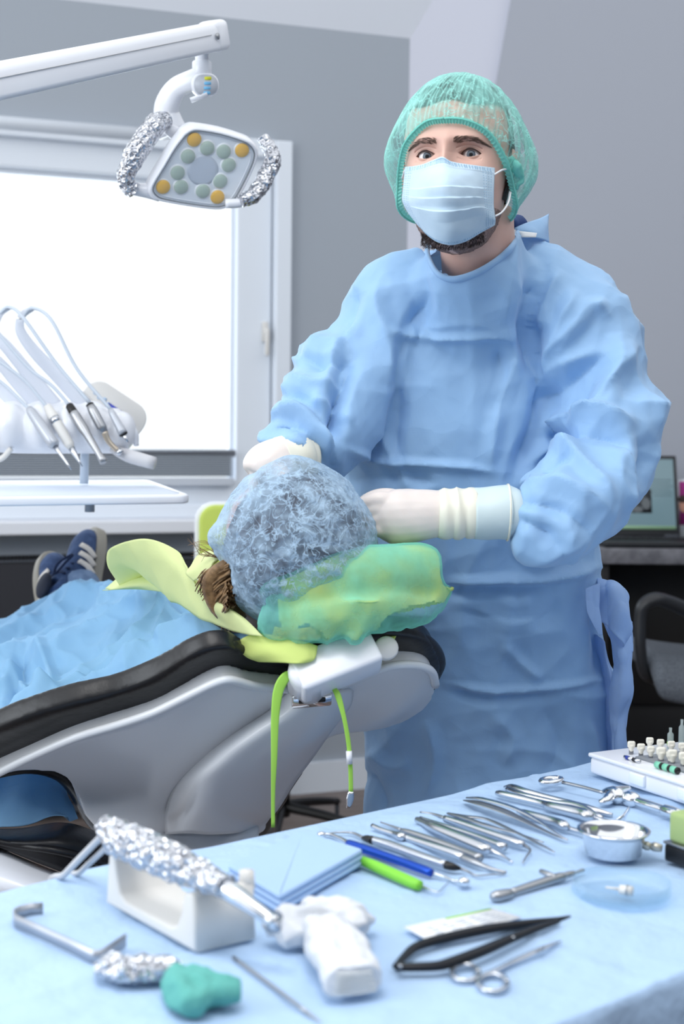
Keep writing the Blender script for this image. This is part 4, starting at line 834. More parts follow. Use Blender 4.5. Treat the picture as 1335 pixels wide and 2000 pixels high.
for s_ in [
    ([(835, 560), (822, 605), (800, 650), (782, 720), (776, 800), (770, 880), (788, 960)], -.012, .022), ([(820, 640), (800, 655), (790, 720), (786, 800)], .008, .014),
    ([(700, 560), (680, 620), (668, 700)], -.01, .02), ([(742, 545), (735, 600), (760, 680), (755, 760)], .008, .025),
    ([(745, 640), (790, 655), (870, 662), (950, 660), (1010, 668)], .008, .012), ([(1010, 668), (1000, 720), (975, 790), (960, 870), (955, 930)], .009, .02), ([(975, 680), (985, 740), (960, 820)], -.008, .02),
    ([(650, 868), (740, 900), (800, 905), (900, 912), (980, 925)], .009, .012), ([(680, 940), (780, 930), (860, 945)], -.007, .018), ([(740, 840), (770, 900), (800, 960)], .008, .015),
    ([(1062, 545), (1040, 600), (1032, 670), (1050, 740)], -.016, .022), ([(1100, 520), (1060, 590), (1045, 650)], .012, .025), ([(1130, 560), (1090, 640), (1062, 720), (1040, 800)], .012, .025),
    ([(1195, 630), (1150, 600), (1120, 640), (1060, 700)], .010, .018), ([(1205, 645), (1200, 720), (1165, 800), (1120, 830), (1060, 850)], .018, .028), ([(1215, 660), (1240, 740), (1270, 800), (1280, 870)], .012, .03),
    ([(1190, 690), (1110, 745), (1045, 800)], -.010, .02), ([(1050, 835), (1110, 812), (1160, 815), (1250, 840)], .018, .018), ([(1060, 858), (1130, 850), (1190, 860), (1240, 905)], -.018, .018),
    ([(1035, 905), (1080, 870), (1120, 885), (1160, 930), (1190, 990)], .016, .02), ([(1120, 885), (1085, 905), (1060, 930)], -.014, .014), ([(1200, 860), (1225, 920), (1215, 1000)], .014, .022), ([(1240, 850), (1265, 900), (1225, 945)], -.012, .02),
    ([(1000, 950), (1060, 935), (1130, 960), (1190, 1010)], .012, .02), ([(1000, 1010), (1060, 1040), (1100, 1075)], -.01, .018), ([(995, 975), (1080, 990), (1150, 1040)], -.010, .016), ([(995, 1045), (1030, 1085), (1090, 1068), (1150, 1040)], .012, .02),
    ([(640, 640), (610, 700), (570, 712)], .014, .02), ([(585, 705), (640, 715), (690, 700)], -.014, .016), ([(560, 740), (620, 752), (680, 745)], .014, .02), ([(545, 770), (600, 790), (650, 850)], -.014, .016),
    ([(525, 815), (590, 800), (640, 850), (665, 920)], .014, .018), ([(520, 850), (570, 835), (620, 870), (640, 920)], -.012, .014), ([(600, 780), (650, 790), (690, 830)], .012, .018), ([(500, 865), (560, 848), (610, 885)], .008, .012),
    ([(700, 620), (660, 680), (640, 740)], .01, .02), ([(690, 700), (660, 780), (655, 860)], -.02, .02), ([(652, 930), (655, 840), (655, 760), (672, 690)], -.014, .014), ([(1045, 700), (1055, 780), (1040, 850), (1000, 930)], -.02, .022),
    ([(860, 1140), (960, 1136), (1060, 1130), (1180, 1105)], .014, .014), ([(860, 1155), (960, 1150), (1100, 1142)], -.012, .02), ([(1085, 1165), (1070, 1200), (960, 1205), (880, 1190)], -.006, .02),
    ([(870, 1335), (960, 1348), (1060, 1344), (1190, 1322)], .009, .011), ([(870, 1350), (960, 1362), (1100, 1358)], -.008, .016), ([(980, 1250), (1010, 1290), (1060, 1330)], .008, .015), ([(900, 1180), (1000, 1215), (1080, 1190)], .006, .02),
    ([(720, 1460), (760, 1500), (800, 1490)], .01, .02), ([(830, 1400), (850, 1480), (830, 1560)], .01, .018), ([(1150, 1400), (1165, 1480), (1160, 1560)], .009, .014), ([(710, 1500), (735, 1540), (750, 1590)], -.01, .02), ([(960, 1390), (1000, 1440), (980, 1500)], .008, .025), ([(1060, 1380), (1090, 1450), (1070, 1520)], -.007, .03),
    ([(700, 1180), (860, 1200)], .006, .02), ([(1150, 1180), (1170, 1260), (1165, 1330)], -.01, .02)]: stroke(*s_)
# cuffs and hem stay tidy
gv2 = gvv+gn*acc[:, None]
nx = P(930, 470, 2.15); fpt = P(882, 547, 2.17); 
keep = []
dxy = np.sqrt(((gv2[:, 0]-(P(928, 500, 2.16).x))/.076)**2+((gv2[:, 1]-2.19)/.095)**2); pz = fpt.z+(gv2[:, 1]-2.11)*.35+np.clip(gv2[:, 0]-fpt.x, 0, 1)*.28+np.clip(fpt.x-gv2[:, 0], 0, 1)*.45
NL = [(836, 440), (836, 480), (836, 505), (850, 530), (880, 545), (915, 541), (950, 525), (985, 500), (1008, 470), (1012, 440)]
def inpoly(p, poly):
    r = np.zeros(len(p), bool); j = len(poly)-1
    for i in range(len(poly)):
        xi, yi = poly[i]; xj, yj = poly[j]; c = ((yi > p[:, 1]) != (yj > p[:, 1])) & (p[:, 0] < (xj-xi)*(p[:, 1]-yi)/(yj-yi+1e-9)+xi); r ^= c; j = i
    return r
pj2 = proj(gv2); cut = (inpoly(pj2, NL) & (gv2[:, 1] < 2.2)) | ((gv2[:, 2] > P(930, 462, 2.2).z) & (dxy < 1.15))
hemz = .42
cut2 = gv2[:, 2] < hemz
F = [q for q in gff if not (all(cut[i] for i in q) or all(cut2[i] for i in q))]
used = sorted({i for q in F for i in q}); ix = {u: k for k, u in enumerate(used)}
gown = mk('surgical_gown', (gv2[used], [tuple(ix[i] for i in q) for q in F]), M_['gown'], dent)
GV = gv2
def on_gown(px, py, out=.003):
    d = (pj[:, 0]-px)**2+(pj[:, 1]-py)**2; c = np.where((d < 14**2) & facing)[0]
    return None if len(c) == 0 else P(px, py, GV[c, 1].min()-out)
cpts = []
for x, y, yd in ((1012, 452, 2.22), (1002, 478, 2.17), (975, 505, 2.13), (940, 528, 2.11), (905, 542, 2.10), (878, 545, 2.10), (855, 535, 2.11), (840, 512, 2.14), (834, 490, 2.18), (840, 470, 2.24)):
    dd_ = (pj2[:, 0]-x)**2+(pj2[:, 1]-y)**2; c_ = np.where((dd_ < 9**2) & ~cut & (gv2[:, 1] < 2.26))[0]
    cpts.append(P(x, y, (gv2[c_, 1].min()-.001) if len(c_) and y > 470 else yd))
mk('neckline_binding', tube(cpts, .0055, 10, 6, flat=(1, .7)), M_['gown'], gown)
mk('collar_flap', thick(net([[P(1004, 446, 2.2), P(1030, 436, 2.22), P(1052, 428, 2.24), P(1070, 418, 2.27)], [P(1012, 456, 2.2), P(1035, 452, 2.2), P(1055, 450, 2.22), P(1068, 444, 2.25)], [P(1020, 462, 2.21), P(1040, 464, 2.2), P(1058, 468, 2.22), P(1070, 474, 2.26)]], 6, 6), .002), M_['gown'], gown)
mk('hook_tape', thick(net([[P(1012, 452, 2.19), P(1048, 456, 2.19)], [P(1018, 464, 2.18), P(1046, 464, 2.18)]], 3, 3), .001), wl_, gown)
mk('inner_collar', tube([P(1000, 438, 2.2), P(1010, 434, 2.24), P(1022, 440, 2.27)], [.006, .012, .008], 12, 4), mat('navy_shirt', (44, 70, 122), .8), dent)
tiem = mat('tie_blue', (168, 200, 242), .65, transl=.2, bump=[('noise', 60, .3, .004)])
def ribbon(name, cols, t=.0015, n=14):
    vf = net([[P(*p) for p in r] for r in cols], n, n); vf = push(vf, fbm(vf[0]*22, 2, 5)*.006+(worley(vf[0]*np.array([40, 40, 14]), 6)**2-.3)*.010); return mk(name, thick(vf, t), tiem, gown)
ribbon('gown_tie', [[(1165, 1130, 2.32), (1200, 1135, 2.3), (1228, 1160, 2.29), (1226, 1200, 2.3)], [(1168, 1155, 2.3), (1195, 1165, 2.275), (1218, 1190, 2.27), (1232, 1230, 2.29)], [(1160, 1195, 2.3), (1185, 1225, 2.28), (1205, 1245, 2.28), (1215, 1262, 2.3)]])
ribbon('gown_tie', [[(1158, 1185, 2.33), (1185, 1170, 2.35), (1210, 1190, 2.34), (1234, 1215, 2.33)], [(1180, 1225, 2.31), (1205, 1235, 2.31), (1222, 1250, 2.31), (1237, 1262, 2.31)], [(1195, 1262, 2.31), (1210, 1280, 2.3), (1226, 1290, 2.3), (1238, 1280, 2.31)], [(1200, 1320, 2.32), (1208, 1330, 2.31), (1218, 1335, 2.31), (1232, 1320, 2.33)], [(1192, 1400, 2.33), (1200, 1405, 2.32), (1210, 1410, 2.32), (1222, 1400, 2.34)], [(1194, 1500, 2.33), (1202, 1500, 2.32), (1212, 1500, 2.32), (1222, 1500, 2.34)], [(1194, 1600, 2.34), (1202, 1600, 2.33), (1212, 1600, 2.33), (1222, 1600, 2.34)]])
ribbon('gown_tie', [[(1140, 1150, 2.27), (1165, 1140, 2.28)], [(1148, 1200, 2.26), (1168, 1190, 2.27)], [(1168, 1240, 2.27), (1176, 1240, 2.27)]])
ribbon('back_panel', [[(1150, 1240, 2.38), (1168, 1240, 2.36), (1180, 1262, 2.36)], [(1160, 1320, 2.4), (1185, 1322, 2.36), (1200, 1326, 2.36)], [(1160, 1420, 2.42), (1200, 1420, 2.37), (1222, 1420, 2.37)], [(1160, 1600, 2.44), (1200, 1600, 2.38), (1222, 1600, 2.38)]])
# gloved hands
def finger(j, r): return tube(j, r, 12, 4)
hy = 2.055
handL = [tube([P(885, 1003, hy), P(850, 1004, hy), P(810, 1007, hy), P(770, 1010, hy), P(740, 1010, hy+.005)], [.034, .035, .0385, .040, .030], 20, 5, flat=(1.0, .8), up=(0, 0, 1))]
for k, (y0, y1, y2, L) in enumerate(((976, 985, 1012, 1.0), (994, 1004, 1030, 1.1), (1014, 1022, 1046, 1.02), (1034, 1042, 1058, .85))):
    handL.append(finger([P(765, y0+2, hy-.006), P(738, y0, hy-.010), P(738-32*L, y1, hy+.0+.004*k), P(738-50*L, y2, hy+.022)], [.0125, .0115, .0102, .0085]))
handL.append(finger([P(800, 985, hy+.012), P(765, 972, hy+.026), P(735, 970, hy+.03), P(705, 982, hy+.028)], [.015, .0135, .0115, .009]))
v, f = remesh(join(*handL), .0028, 3); mk('glove', push((v, f), fbm(v*40, 2, 3)*.0009), M_['glove'], dent)
g2_ = tube([P(930, 1002, hy), P(915, 1002, hy), P(905, 1002, hy), P(893, 1003, hy), P(882, 1003, hy), P(868, 1004, hy), P(855, 1004, hy)], [.0375, .038, .0355, .0385, .0355, .037, .0345], 28, 5); g2_ = push(g2_, fbm(g2_[0]*np.array([60, 30, 12]), 2, 9)*.0016)
mk('glove_cuff_fold', g2_, M_['gloveroll'], dent)
g3_ = tube([P(1020, 1001, hy), P(1006, 1001, hy), P(991, 1001, hy+.002), P(975, 1001, hy), P(950, 1002, hy), P(925, 1002, hy)], [.030, .036, .0400, .0395, .0385, .0375], 28, 5); mk('glove_cuff', push(g3_, fbm(g3_[0]*30, 2, 4)*.0012), M_['glovecuff'], dent)
mk('glove_rim', tube([P(991, 1001, hy+.002)+Vector((0, .040*math.sin(a), .0405*math.cos(a))) for a in np.linspace(0, 2*np.pi, 25)], .0018, 8, 1), M_['gloveroll'], dent)
ry = 2.06
ax = (P(520, 915, ry-.01)-P(592, 885, ry+.03)).normalized()
handR = [tube([P(575, 893, ry+.02), P(545, 902, ry+.005), P(520, 918, ry-.005), P(508, 935, ry-.01)], [.034, .036, .038, .028], 20, 5)]
for k, (dx, L) in enumerate(((0, .9), (14, 1.05), (28, 1.0), (42, .85))):
    handR.append(finger([P(503+dx*.7, 928, ry-.012+.006*k), P(500+dx, 955, ry-.01+.006*k), P(512+dx, 985+20*L-20, ry-.004+.004*k), P(535+dx, 1000+14*L, ry+.004)], [.012, .0112, .010, .0082]))
handR.append(finger([P(545, 918, ry-.025), P(560, 945, ry-.03), P(575, 972, ry-.02), P(590, 990, ry-.01)], [.015, .013, .011, .009]))
v, f = remesh(join(*handR), .0028, 3); mk('glove', push((v, f), fbm(v*40, 2, 6)*.0009), M_['glove'], dent)
gr = tube([P(596, 887, ry+.035), P(585, 889, ry+.028), P(575, 892, ry+.02), P(562, 896, ry+.012), P(548, 900, ry+.006)], [.0375, .0372, .0382, .0362, .0365], 26, 5); mk('glove_cuff_fold', push(gr, fbm(gr[0]*40, 2, 2)*.0014), M_['gloveroll'], dent)
# shoes
for px in (850, 1030):
    x = P(px, 1500, 2.46).x; v, f = remesh(join(tube([(x, 2.55, .045), (x, 2.45, .045), (x, 2.32, .03)], [.05, .052, .04], 14, 3), tube([(x, 2.5, .05), (x, 2.5, .11)], .055, 14, 1)), .008, 4); v[:, 2] = np.maximum(v[:, 2], 0.0)
    mk('shoe', (v, f), M_['white'], dent)
# ================================================================ patient
pat = thing('person', 'patient lying in the chair under blue sheet, pale blue cap, jeans and navy trainers', 'person', (P(150, 1300, 2.75).x, 2.75, P(150, 1400, 2.75).z))
hc = P(577, 1062, 2.03)
body = [ball(hc, (.088, .085, .088), 24, 16), tube([P(520, 1160, 2.1), P(480, 1195, 2.16), P(440, 1245, 2.32), P(340, 1290, 2.5), P(240, 1310, 2.64), P(170, 1320, 2.78)], [.05, .045, .06, .075, .08, .085], 20, 5, flat=(.85, 1.2)),
        tube([P(200, 1330, 2.78), P(200, 1260, 3.02), P(160, 1168, 3.2)], [.07, .055, .04], 14, 3), tube([P(130, 1345, 2.76), P(120, 1270, 3.0), P(125, 1188, 3.18)], [.07, .055, .04], 14, 3),
        tube([P(400, 1275, 2.34), P(300, 1325, 2.52), P(190, 1350, 2.7)], [.042, .036, .03], 12, 3), ball(P(165, 1352, 2.73), (.045, .03, .022), 12, 8)]
for k in range(5): body.append(tube([P(165, 1352, 2.73), P(140-3*k, 1345+5*k, 2.76+.01*(k-2))], [.012, .008], 8, 1))
face = [ball(P(540, 1040, 2.07), (.075, .075, .08), 20, 14), ball(P(508, 1030, 2.12), (.016, .02, .016), 12, 8)]
v, f = remesh(join(*body, *face), .009, 4); mk('body', (v, f), M_['skin'], pat)
hairp = mat('patient_brown_hair', (150, 118, 80), .5, mott=((104, 78, 50), 90), bump=[('noise', 200, .5, .002)])
greyhair = mat('capped_dark_hair', (104, 110, 122), .7, mott=((82, 88, 100), 34), bump=[('noise', 120, .6, .003)])
hb = ball(hc, (.100, .098, .101), 60, 40); hb = push(hb, fbm(hb[0]*18, 3, 2)*.005)
mk('gathered_hair', hb, greyhair, pat)
st = []
rn = random.Random(9)
for k in range(130):
    t = rn.random(); y0 = 1090+t*95+rn.uniform(-4, 4); a = P(452+rn.uniform(-5, 14)-6*t, y0, 1.98+rn.uniform(0, .02)); b = P(408+36*t+rn.uniform(-8, 8), y0+22+rn.uniform(-6, 8), 2.02+rn.uniform(-.01, .03)); c = P(385+65*t+rn.uniform(-8, 8), y0+44+rn.uniform(-10, 18), 2.05)
    st.append(tube([a, b, c], [.0022, .0018, .0008], 5, 3, cap=False))
st.append(tube([P(452, 1098, 2.0), P(428, 1130, 2.03), P(440, 1180, 2.04), P(470, 1215, 2.04)], [.014, .026, .024, .012], 12, 4, flat=(.6, 1)))
for k in range(16):
    a = P(425+rn.uniform(-6, 6), 1085+rn.uniform(-6, 8), 2.02); st.append(tube([a, P(400+rn.uniform(-12, 6), 1075+rn.uniform(-20, 12), 2.03), P(383+rn.uniform(-18, 10), 1070+rn.uniform(-28, 30), 2.04)], [.0005, .0004, .0002], 3, 4, cap=False))
tag(mk('loose_hair', join(*st), hairp, pat), kind='stuff')
# crinkled cap
cb = ball(hc, (.1125, .109, .1135), 260, 180); v = cb[0]; q = v-np.array(hc); dn = q/np.linalg.norm(q, axis=1)[:, None]
def ridged(p, o=3, s=0):
    r = 0; a = 1
    for k in range(o): r = r+a*(1-2*np.abs(vnoise(p*(2**k)+k*7.7, s+k))); a *= .5
    return r
wv = np.stack([vnoise(v*14, 61), vnoise(v*14, 62), vnoise(v*14, 63)], 1)*.03
d = ridged((v+wv)*np.array([22, 22, 40]), 3, 50)*.0022+(worley((v+wv)*26, 5)**2-.3)*.004+fbm(v*9, 2, 3)*.007
pjv = proj(v); d += .012*np.exp(-((pjv[:, 0]-425)/16)**2-((pjv[:, 1]-1050)/22)**2); d -= .010*np.exp(-((pjv[:, 0]-430)/30)**2-((pjv[:, 1]-1120)/40)**2)
d += .010*np.exp(-((pjv[:, 0]-560)/60)**2-((pjv[:, 1]-905)/20)**2)
pcap = mat('patient_cap_pale_blue', (186, 214, 238), .75, transl=.25, sheer=.84, weave=40, strands=(26, 55), bump=[('vor', 75, .7, .004), ('noise', 120, .5, .003)])
mk('hair_cap', (v+dn*d[:, None], cb[1]), pcap, pat)
# jeans and trainers
jean = mat('denim', (96, 122, 158), .8, mott=((128, 152, 186), 40), bump=[('noise', 300, .3, .001)])
mk('jeans', remesh(join(tube([P(215, 1340, 2.8), P(195, 1262, 3.02), P(164, 1170, 3.18), P(156, 1134, 3.23)], [.08, .065, .05, .042], 18, 4), tube([P(125, 1350, 2.78), P(115, 1275, 3.0), P(126, 1190, 3.16), P(130, 1160, 3.2)], [.08, .065, .05, .04], 18, 4)), .008, 4), jean, pat)
navy = mat('navy_suede', (50, 70, 108), .85, mott=((66, 88, 128), 60), bump=[('noise', 500, .3, .001)]); gum = mat('gum_sole', (150, 146, 136), .6); cream = mat('cream_stripe', (226, 220, 212), .6); lace = mat('navy_lace', (26, 40, 72), .8); lin_ = mat('shoe_lining', (30, 36, 52), .8)
def shoe(label, toe, heel, instep):
    M = fr(heel, Vector(toe)-Vector(heel), instep)
    up = remesh(join(tube([(.02, 0, .045), (.08, 0, .045), (.15, 0, .04), (.21, 0, .032), (.245, 0, .028)], [.036, .040, .042, .040, .022], 20, 5, flat=(.85, 1), up=(0, 0, 1)), tube([(.035, 0, .05), (.05, 0, .085), (.06, 0, .1)], [.034, .034, .034], 18, 3), tube([(.06, 0, .09), (.11, 0, .072), (.17, 0, .052)], [.026, .024, .02], 14, 3)), .004, 5)
    s = mk('shoe', xf(up, M), navy, pat); s['label'] = label
    so = [(x, y) for x, y in ((-.012, -.02), (.0, -.034), (.05, -.036), (.1, -.037), (.16, -.046), (.21, -.045), (.25, -.03), (.265, 0), (.25, .028), (.21, .042), (.16, .044), (.1, .036), (.05, .036), (0, .034), (-.012, .02), (-.018, 0))]
    so = [tuple(p) for p in cr(so+[so[0]], 4)[:-1]]
    mk('sole', xf(prism(so, .026, .004), M), gum, s)
    mk('opening', xf(ball((.05, 0, .125), (.033, .028, .012), 16, 8), M), lin_, s)
    for sd in (-1, 1):
        for k in range(3):
            x = .112+k*.024; mk('stripe', xf(tube([(x-.014, sd*.044, .028), (x+.002, sd*.0455, .046), (x+.014, sd*.037, .064)], .0072, 10, 3, flat=(.35, 1), up=(0, sd, .3)), M), cream, s)
    lc = []
    for k in range(5):
        x = .085+k*.018; z = .101-k*.0095
        mk('lace', xf(tube([(x, -.026, z-.012), (x+.008, 0, z+.002), (x+.01, .026, z-.012)], .0034, 8, 4), M), lace, s)
    mk('lace_bow', xf(tube([(.085, 0, .105), (.10, -.03, .112), (.12, -.055, .09), (.10, -.04, .1), (.085, 0, .107), (.10, .03, .112), (.125, .05, .09), (.1, .036, .1), (.085, 0, .105)], .003, 8, 6), M), lace, s)
    return s
tA, hA_ = P(194, 1040, 3.37), P(168, 1190, 3.30)
shoe('navy trainer with cream stripes, sole turned to the right', tA, tA-(tA-P(178, 1205, 3.2)).normalized()*.265, (-.70, -.70, .08))
tB = P(94, 1087, 3.37)
shoe('navy trainer with cream stripes, sole turned to the left', tB, tB-(tB-P(98, 1240, 3.23)).normalized()*.265, (.60, -.74, .18))
# ---------------- blue sheet over the patient
sheet = mat('patient_sheet_blue', (146, 194, 228), .75, transl=.3, bump=[('vor', 11, .35, .012), ('noise', 500, .15, .0007)])
cols = [[(480, 1232, 2.10), (480, 1246, 2.08), (478, 1256, 2.06), (474, 1262, 2.05), (470, 1272, 2.04)],
        [(420, 1190, 2.28), (425, 1215, 2.2), (432, 1235, 2.12), (438, 1250, 2.07), (442, 1272, 2.03)],
        [(355, 1160, 2.46), (355, 1200, 2.34), (365, 1240, 2.2), (375, 1262, 2.10), (378, 1292, 2.03)],
        [(275, 1140, 2.68), (280, 1190, 2.5), (290, 1250, 2.3), (300, 1292, 2.14), (305, 1330, 2.03)],
        [(205, 1148, 2.92), (205, 1200, 2.66), (215, 1262, 2.38), (222, 1318, 2.18), (230, 1360, 2.04)],
        [(140, 1146, 3.10), (135, 1205, 2.8), (140, 1275, 2.46), (148, 1335, 2.22), (160, 1380, 2.05)],
        [(85, 1160, 3.15), (70, 1220, 2.86), (65, 1290, 2.5), (70, 1350, 2.24), (82, 1402, 2.06)],
        [(25, 1188, 3.12), (0, 1240, 2.86), (-10, 1310, 2.5), (-8, 1368, 2.25), (2, 1432, 2.06)],
        [(-60, 1225, 3.05), (-80, 1270, 2.8), (-90, 1330, 2.5), (-90, 1390, 2.26), (-85, 1470, 2.08)],
        [(-160, 1260, 3.0), (-180, 1310, 2.75), (-190, 1370, 2.5), (-190, 1430, 2.28), (-180, 1520, 2.12)]]
sv, sf_ = net([[P(*p) for p in r] for r in cols], 26, 34)
sp = proj(sv)
def sstroke(pts, amp, w, sharp=1.3):
    p = cr([(x, y, 0) for x, y in pts], 4)[:, :2]; best = np.full(len(sv), 1e9); tt = np.zeros(len(sv)); n = len(p)-1
    for i in range(n):
        d, t = segdist(sp, p[i], p[i+1]); m = d < best; best = np.where(m, d, best); tt = np.where(m, (i+t)/n, tt)
    return amp*np.clip(np.minimum(tt, 1-tt)*5, .1, 1)*np.clip(1-best/w, 0, 1)**sharp
nn = normals(sv, sf_); nn *= -1 if (nn @ np.array([0, -1, .5])).mean() < 0 else 1
sd = fbm(sv*7, 3, 5)*.012+(worley(sv*np.array([11, 5, 11])+vnoise(sv*7, 3)[:, None]*.5, 8)**2-.3)*.045+(worley(sv*np.array([24, 12, 24])+vnoise(sv*15, 3)[:, None]*.4, 18)**2-.3)*.012
for s_ in [([(470, 1235), (380, 1240), (280, 1290), (180, 1345), (60, 1400)], .03, 16), ([(470, 1250), (380, 1262), (300, 1310), (200, 1350), (120, 1385)], -.03, 14), ([(460, 1262), (360, 1285), (280, 1320), (200, 1365)], .022, 12),
           ([(300, 1250), (220, 1300), (130, 1350), (10, 1420)], .018, 16), ([(330, 1270), (250, 1280), (150, 1330)], -.018, 14), ([(70, 1250), (100, 1330), (80, 1390)], .02, 20), ([(200, 1160), (120, 1170), (40, 1210), (-40, 1240)], .02, 14), ([(130, 1165), (70, 1215), (0, 1290)], .02, 18),
           ([(110, 1180), (50, 1230), (-20, 1270)], -.02, 14), ([(210, 1180), (320, 1165), (330, 1200), (300, 1240)], .015, 20), ([(60, 1260), (20, 1340), (10, 1400)], -.02, 18), ([(20, 1290), (60, 1360), (140, 1372)], .016, 14), ([(430, 1225), (370, 1215), (330, 1190)], .012, 12)]: sd = sd+sstroke(*s_)
lim = np.clip((np.arange(len(sv)) % (4*34+1))/136, 0, 1)
sv = sv+nn*sd[:, None]
low = net([[P(-120, 1500, 2.3), P(-20, 1506, 2.3), P(50, 1500, 2.28), P(100, 1506, 2.27), P(124, 1540, 2.26), P(150, 1600, 2.25)], [P(-120, 1560, 2.2), P(-20, 1560, 2.22), P(40, 1560, 2.2), P(80, 1565, 2.2), P(110, 1580, 2.2), P(130, 1608, 2.2)], [P(-120, 1618, 2.18), P(-30, 1622, 2.17), P(30, 1620, 2.155), P(70, 1612, 2.16), P(100, 1602, 2.165), P(128, 1606, 2.17)]], 14, 14)
low = push(low, fbm(low[0]*12, 3, 4)*.008)
tag(mk('sheet', thick(join((sv, sf_), low), .0015), sheet), 'thin pale blue sheet covering the patient down to the chair edge', 'sheet')
# ---------------- yellow paper bib standing up round the neck
bibm = mat('yellow_paper_bib', (234, 242, 184), .7, transl=.35, bump=[('noise', 24, .25, .006), ('noise', 420, .12, .0006)])
bib = [[(236, 1148, 2.44), (300, 1120, 2.38), (345, 1150, 2.30)],
       [(208, 1098, 2.40), (262, 1118, 2.34), (330, 1165, 2.26)],
       [(216, 1070, 2.34), (275, 1100, 2.26), (345, 1178, 2.18)],
       [(282, 1052, 2.22), (330, 1110, 2.16), (388, 1205, 2.10)],
       [(345, 1075, 2.16), (372, 1135, 2.11), (420, 1218, 2.05)],
       [(372, 1118, 2.12), (400, 1172, 2.05), (455, 1232, 2.00)],
       [(400, 1155, 2.06), (445, 1190, 2.0), (488, 1240, 1.965)],
       [(440, 1182, 2.02), (478, 1208, 1.98), (515, 1244, 1.95)]]
bv = net([[P(*p) for p in r] for r in bib], 10, 12); bv = push(bv, fbm(bv[0]*14, 2, 8)*.004+(worley(bv[0]*22, 5)-.5)*.004)
bib2 = [[(206, 1150, 2.52), (245, 1120, 2.48), (290, 1112, 2.44)], [(215, 1152, 2.46), (255, 1142, 2.4), (310, 1130, 2.36)], [(200, 1152, 2.48), (270, 1150, 2.4), (345, 1160, 2.3)]]
b2 = net([[P(*p) for p in r] for r in bib2], 8, 8)
bib3 = [[(372, 1105, 2.12), (362, 1120, 2.1), (378, 1135, 2.07)], [(385, 1085, 2.12), (388, 1105, 2.06), (392, 1125, 2.04)], [(410, 1075, 2.10), (414, 1092, 2.03), (410, 1108, 2.02)], [(432, 1076, 2.08), (430, 1090, 2.03), (424, 1098, 2.03)]]
b3 = net([[P(*p) for p in r] for r in bib3], 8, 8)
tag(mk('paper_bib', thick(join(bv, b2, b3), .0012), bibm), 'pale yellow paper bib curling up around the neck of the patient', 'bib')
# ================================================================ instrument table
ZT = .80
t0_, t1_ = PZ(0, 1742, ZT), PZ(1150, 1492, ZT); tu = (t1_-t0_).normalized(); tn = Vector((-tu.y, tu.x, 0))     # tn: away from the camera
cR = PZ(1228, 1940, ZT)
dep = -(cR-t0_).dot(tn)
sR = (PZ(1150, 1492, ZT)-t0_).dot(tu)+.62; sL = -.42
tc = t0_+tu*(sR+sL)/2-tn*dep/2; hw_, hd_ = (sR-sL)/2, dep/2
TBL = Matrix(((tu.x, tn.x, 0, tc.x), (tu.y, tn.y, 0, tc.y), (0, 0, 1, 0), (0, 0, 0, 1)))
tab = thing('instrument_table', 'wheeled metal instrument table hidden beneath the blue drape in front', 'table', (tc.x, tc.y, 0))
mk('table_top', xf(box((0, 0, ZT-.020), (2*hw_-.03, 2*hd_-.03, .024), .006), TBL), M_['steel_satin'], tab)
for sx in (-1, 1):
    for sy in (-1, 1):
        mk('leg', xf(tube([(sx*(hw_-.08), sy*(hd_-.08), .05), (sx*(hw_-.08), sy*(hd_-.08), ZT-.03)], .015, 12, 1), TBL), M_['steel_satin'], tab)
        mk('caster', xf(lathe([(.022, -.012), (.025, -.008), (.025, .008), (.022, .012)], 18, Matrix.Translation((sx*(hw_-.08), sy*(hd_-.08), .0255)) @ Matrix.Rotation(R(90), 4, 'X')), TBL), M_['black'], tab)
def rr(w, h, r, n): 
    out = []
    for cx, cy, a0 in ((w-r, h-r, 0), (-w+r, h-r, 90), (-w+r, -h+r, 180), (w-r, -h+r, 270)):
        for k in range(n+1): a = R(a0+90*k/n); out.append((cx+r*math.cos(a), cy+r*math.sin(a)))
    p = np.array(out+[out[0]]); seg = np.linalg.norm(np.diff(p, axis=0), axis=1); s = np.concatenate([[0], np.cumsum(seg)]); t = np.linspace(0, s[-1], 601)[:-1]
    return np.stack([np.interp(t, s, p[:, 0]), np.interp(t, s, p[:, 1])], 1)
outer = rr(hw_, hd_, .03, 8); rings = []
for k in np.linspace(0.02, 1, 70)**.8: rings.append(np.column_stack([outer*k, np.full(600, ZT)]))
pos = np.linspace(0, 1, 600, endpoint=False); circ = np.stack([np.cos(pos*2*np.pi), np.sin(pos*2*np.pi), pos*0], 1)
wav = vnoise(circ*7, 3)*.5+vnoise(circ*16, 5)*.3
o_n = outer/np.linalg.norm(outer, axis=1)[:, None]
for k, (dz_, do) in enumerate([(-.002, .003), (-.008, .007), (-.03, .009), (-.07, .011), (-.13, .013), (-.2, .016), (-.27, .018), (-.34, .02), (-.42, .022)]):
    s = min(k/4, 1); rings.append(np.column_stack([outer+o_n*(do+wav[:, None]*.022*s), np.full(600, ZT+dz_)]))
V = np.array(rings); v, f = grid(V, closed_v=True); v = v.copy()
top = v[:, 2] > ZT-.01
cre = 0
for (a, b, w, amp) in (((-.9, 0.02), (.9, 0.02), .012, .002), ((-.25, -.5), (-.25, .5), .012, .0022), ((.25, -.5), (.25, .5), .012, .0022), ((-.9, .19), (.9, .2), .010, .0012)):
    dd, _ = segdist(v[:, :2], a, b); cre = cre+amp*np.clip(1-dd/w, 0, 1)
wd = fbm(v*np.array([5, 9, 5]), 3, 7)*.005+(worley(v*np.array([7, 11, 7]), 4)**2-.3)*.007
v[:, 2] += np.where(top, np.clip(cre+wd, -.001, .0042), 0)
v, f = xf((v, f), TBL); ctr = len(v); v = np.vstack([v, [[tc.x, tc.y, ZT]]]); f = list(f)+[(ctr, (j+1) % 600, j) for j in range(600)]
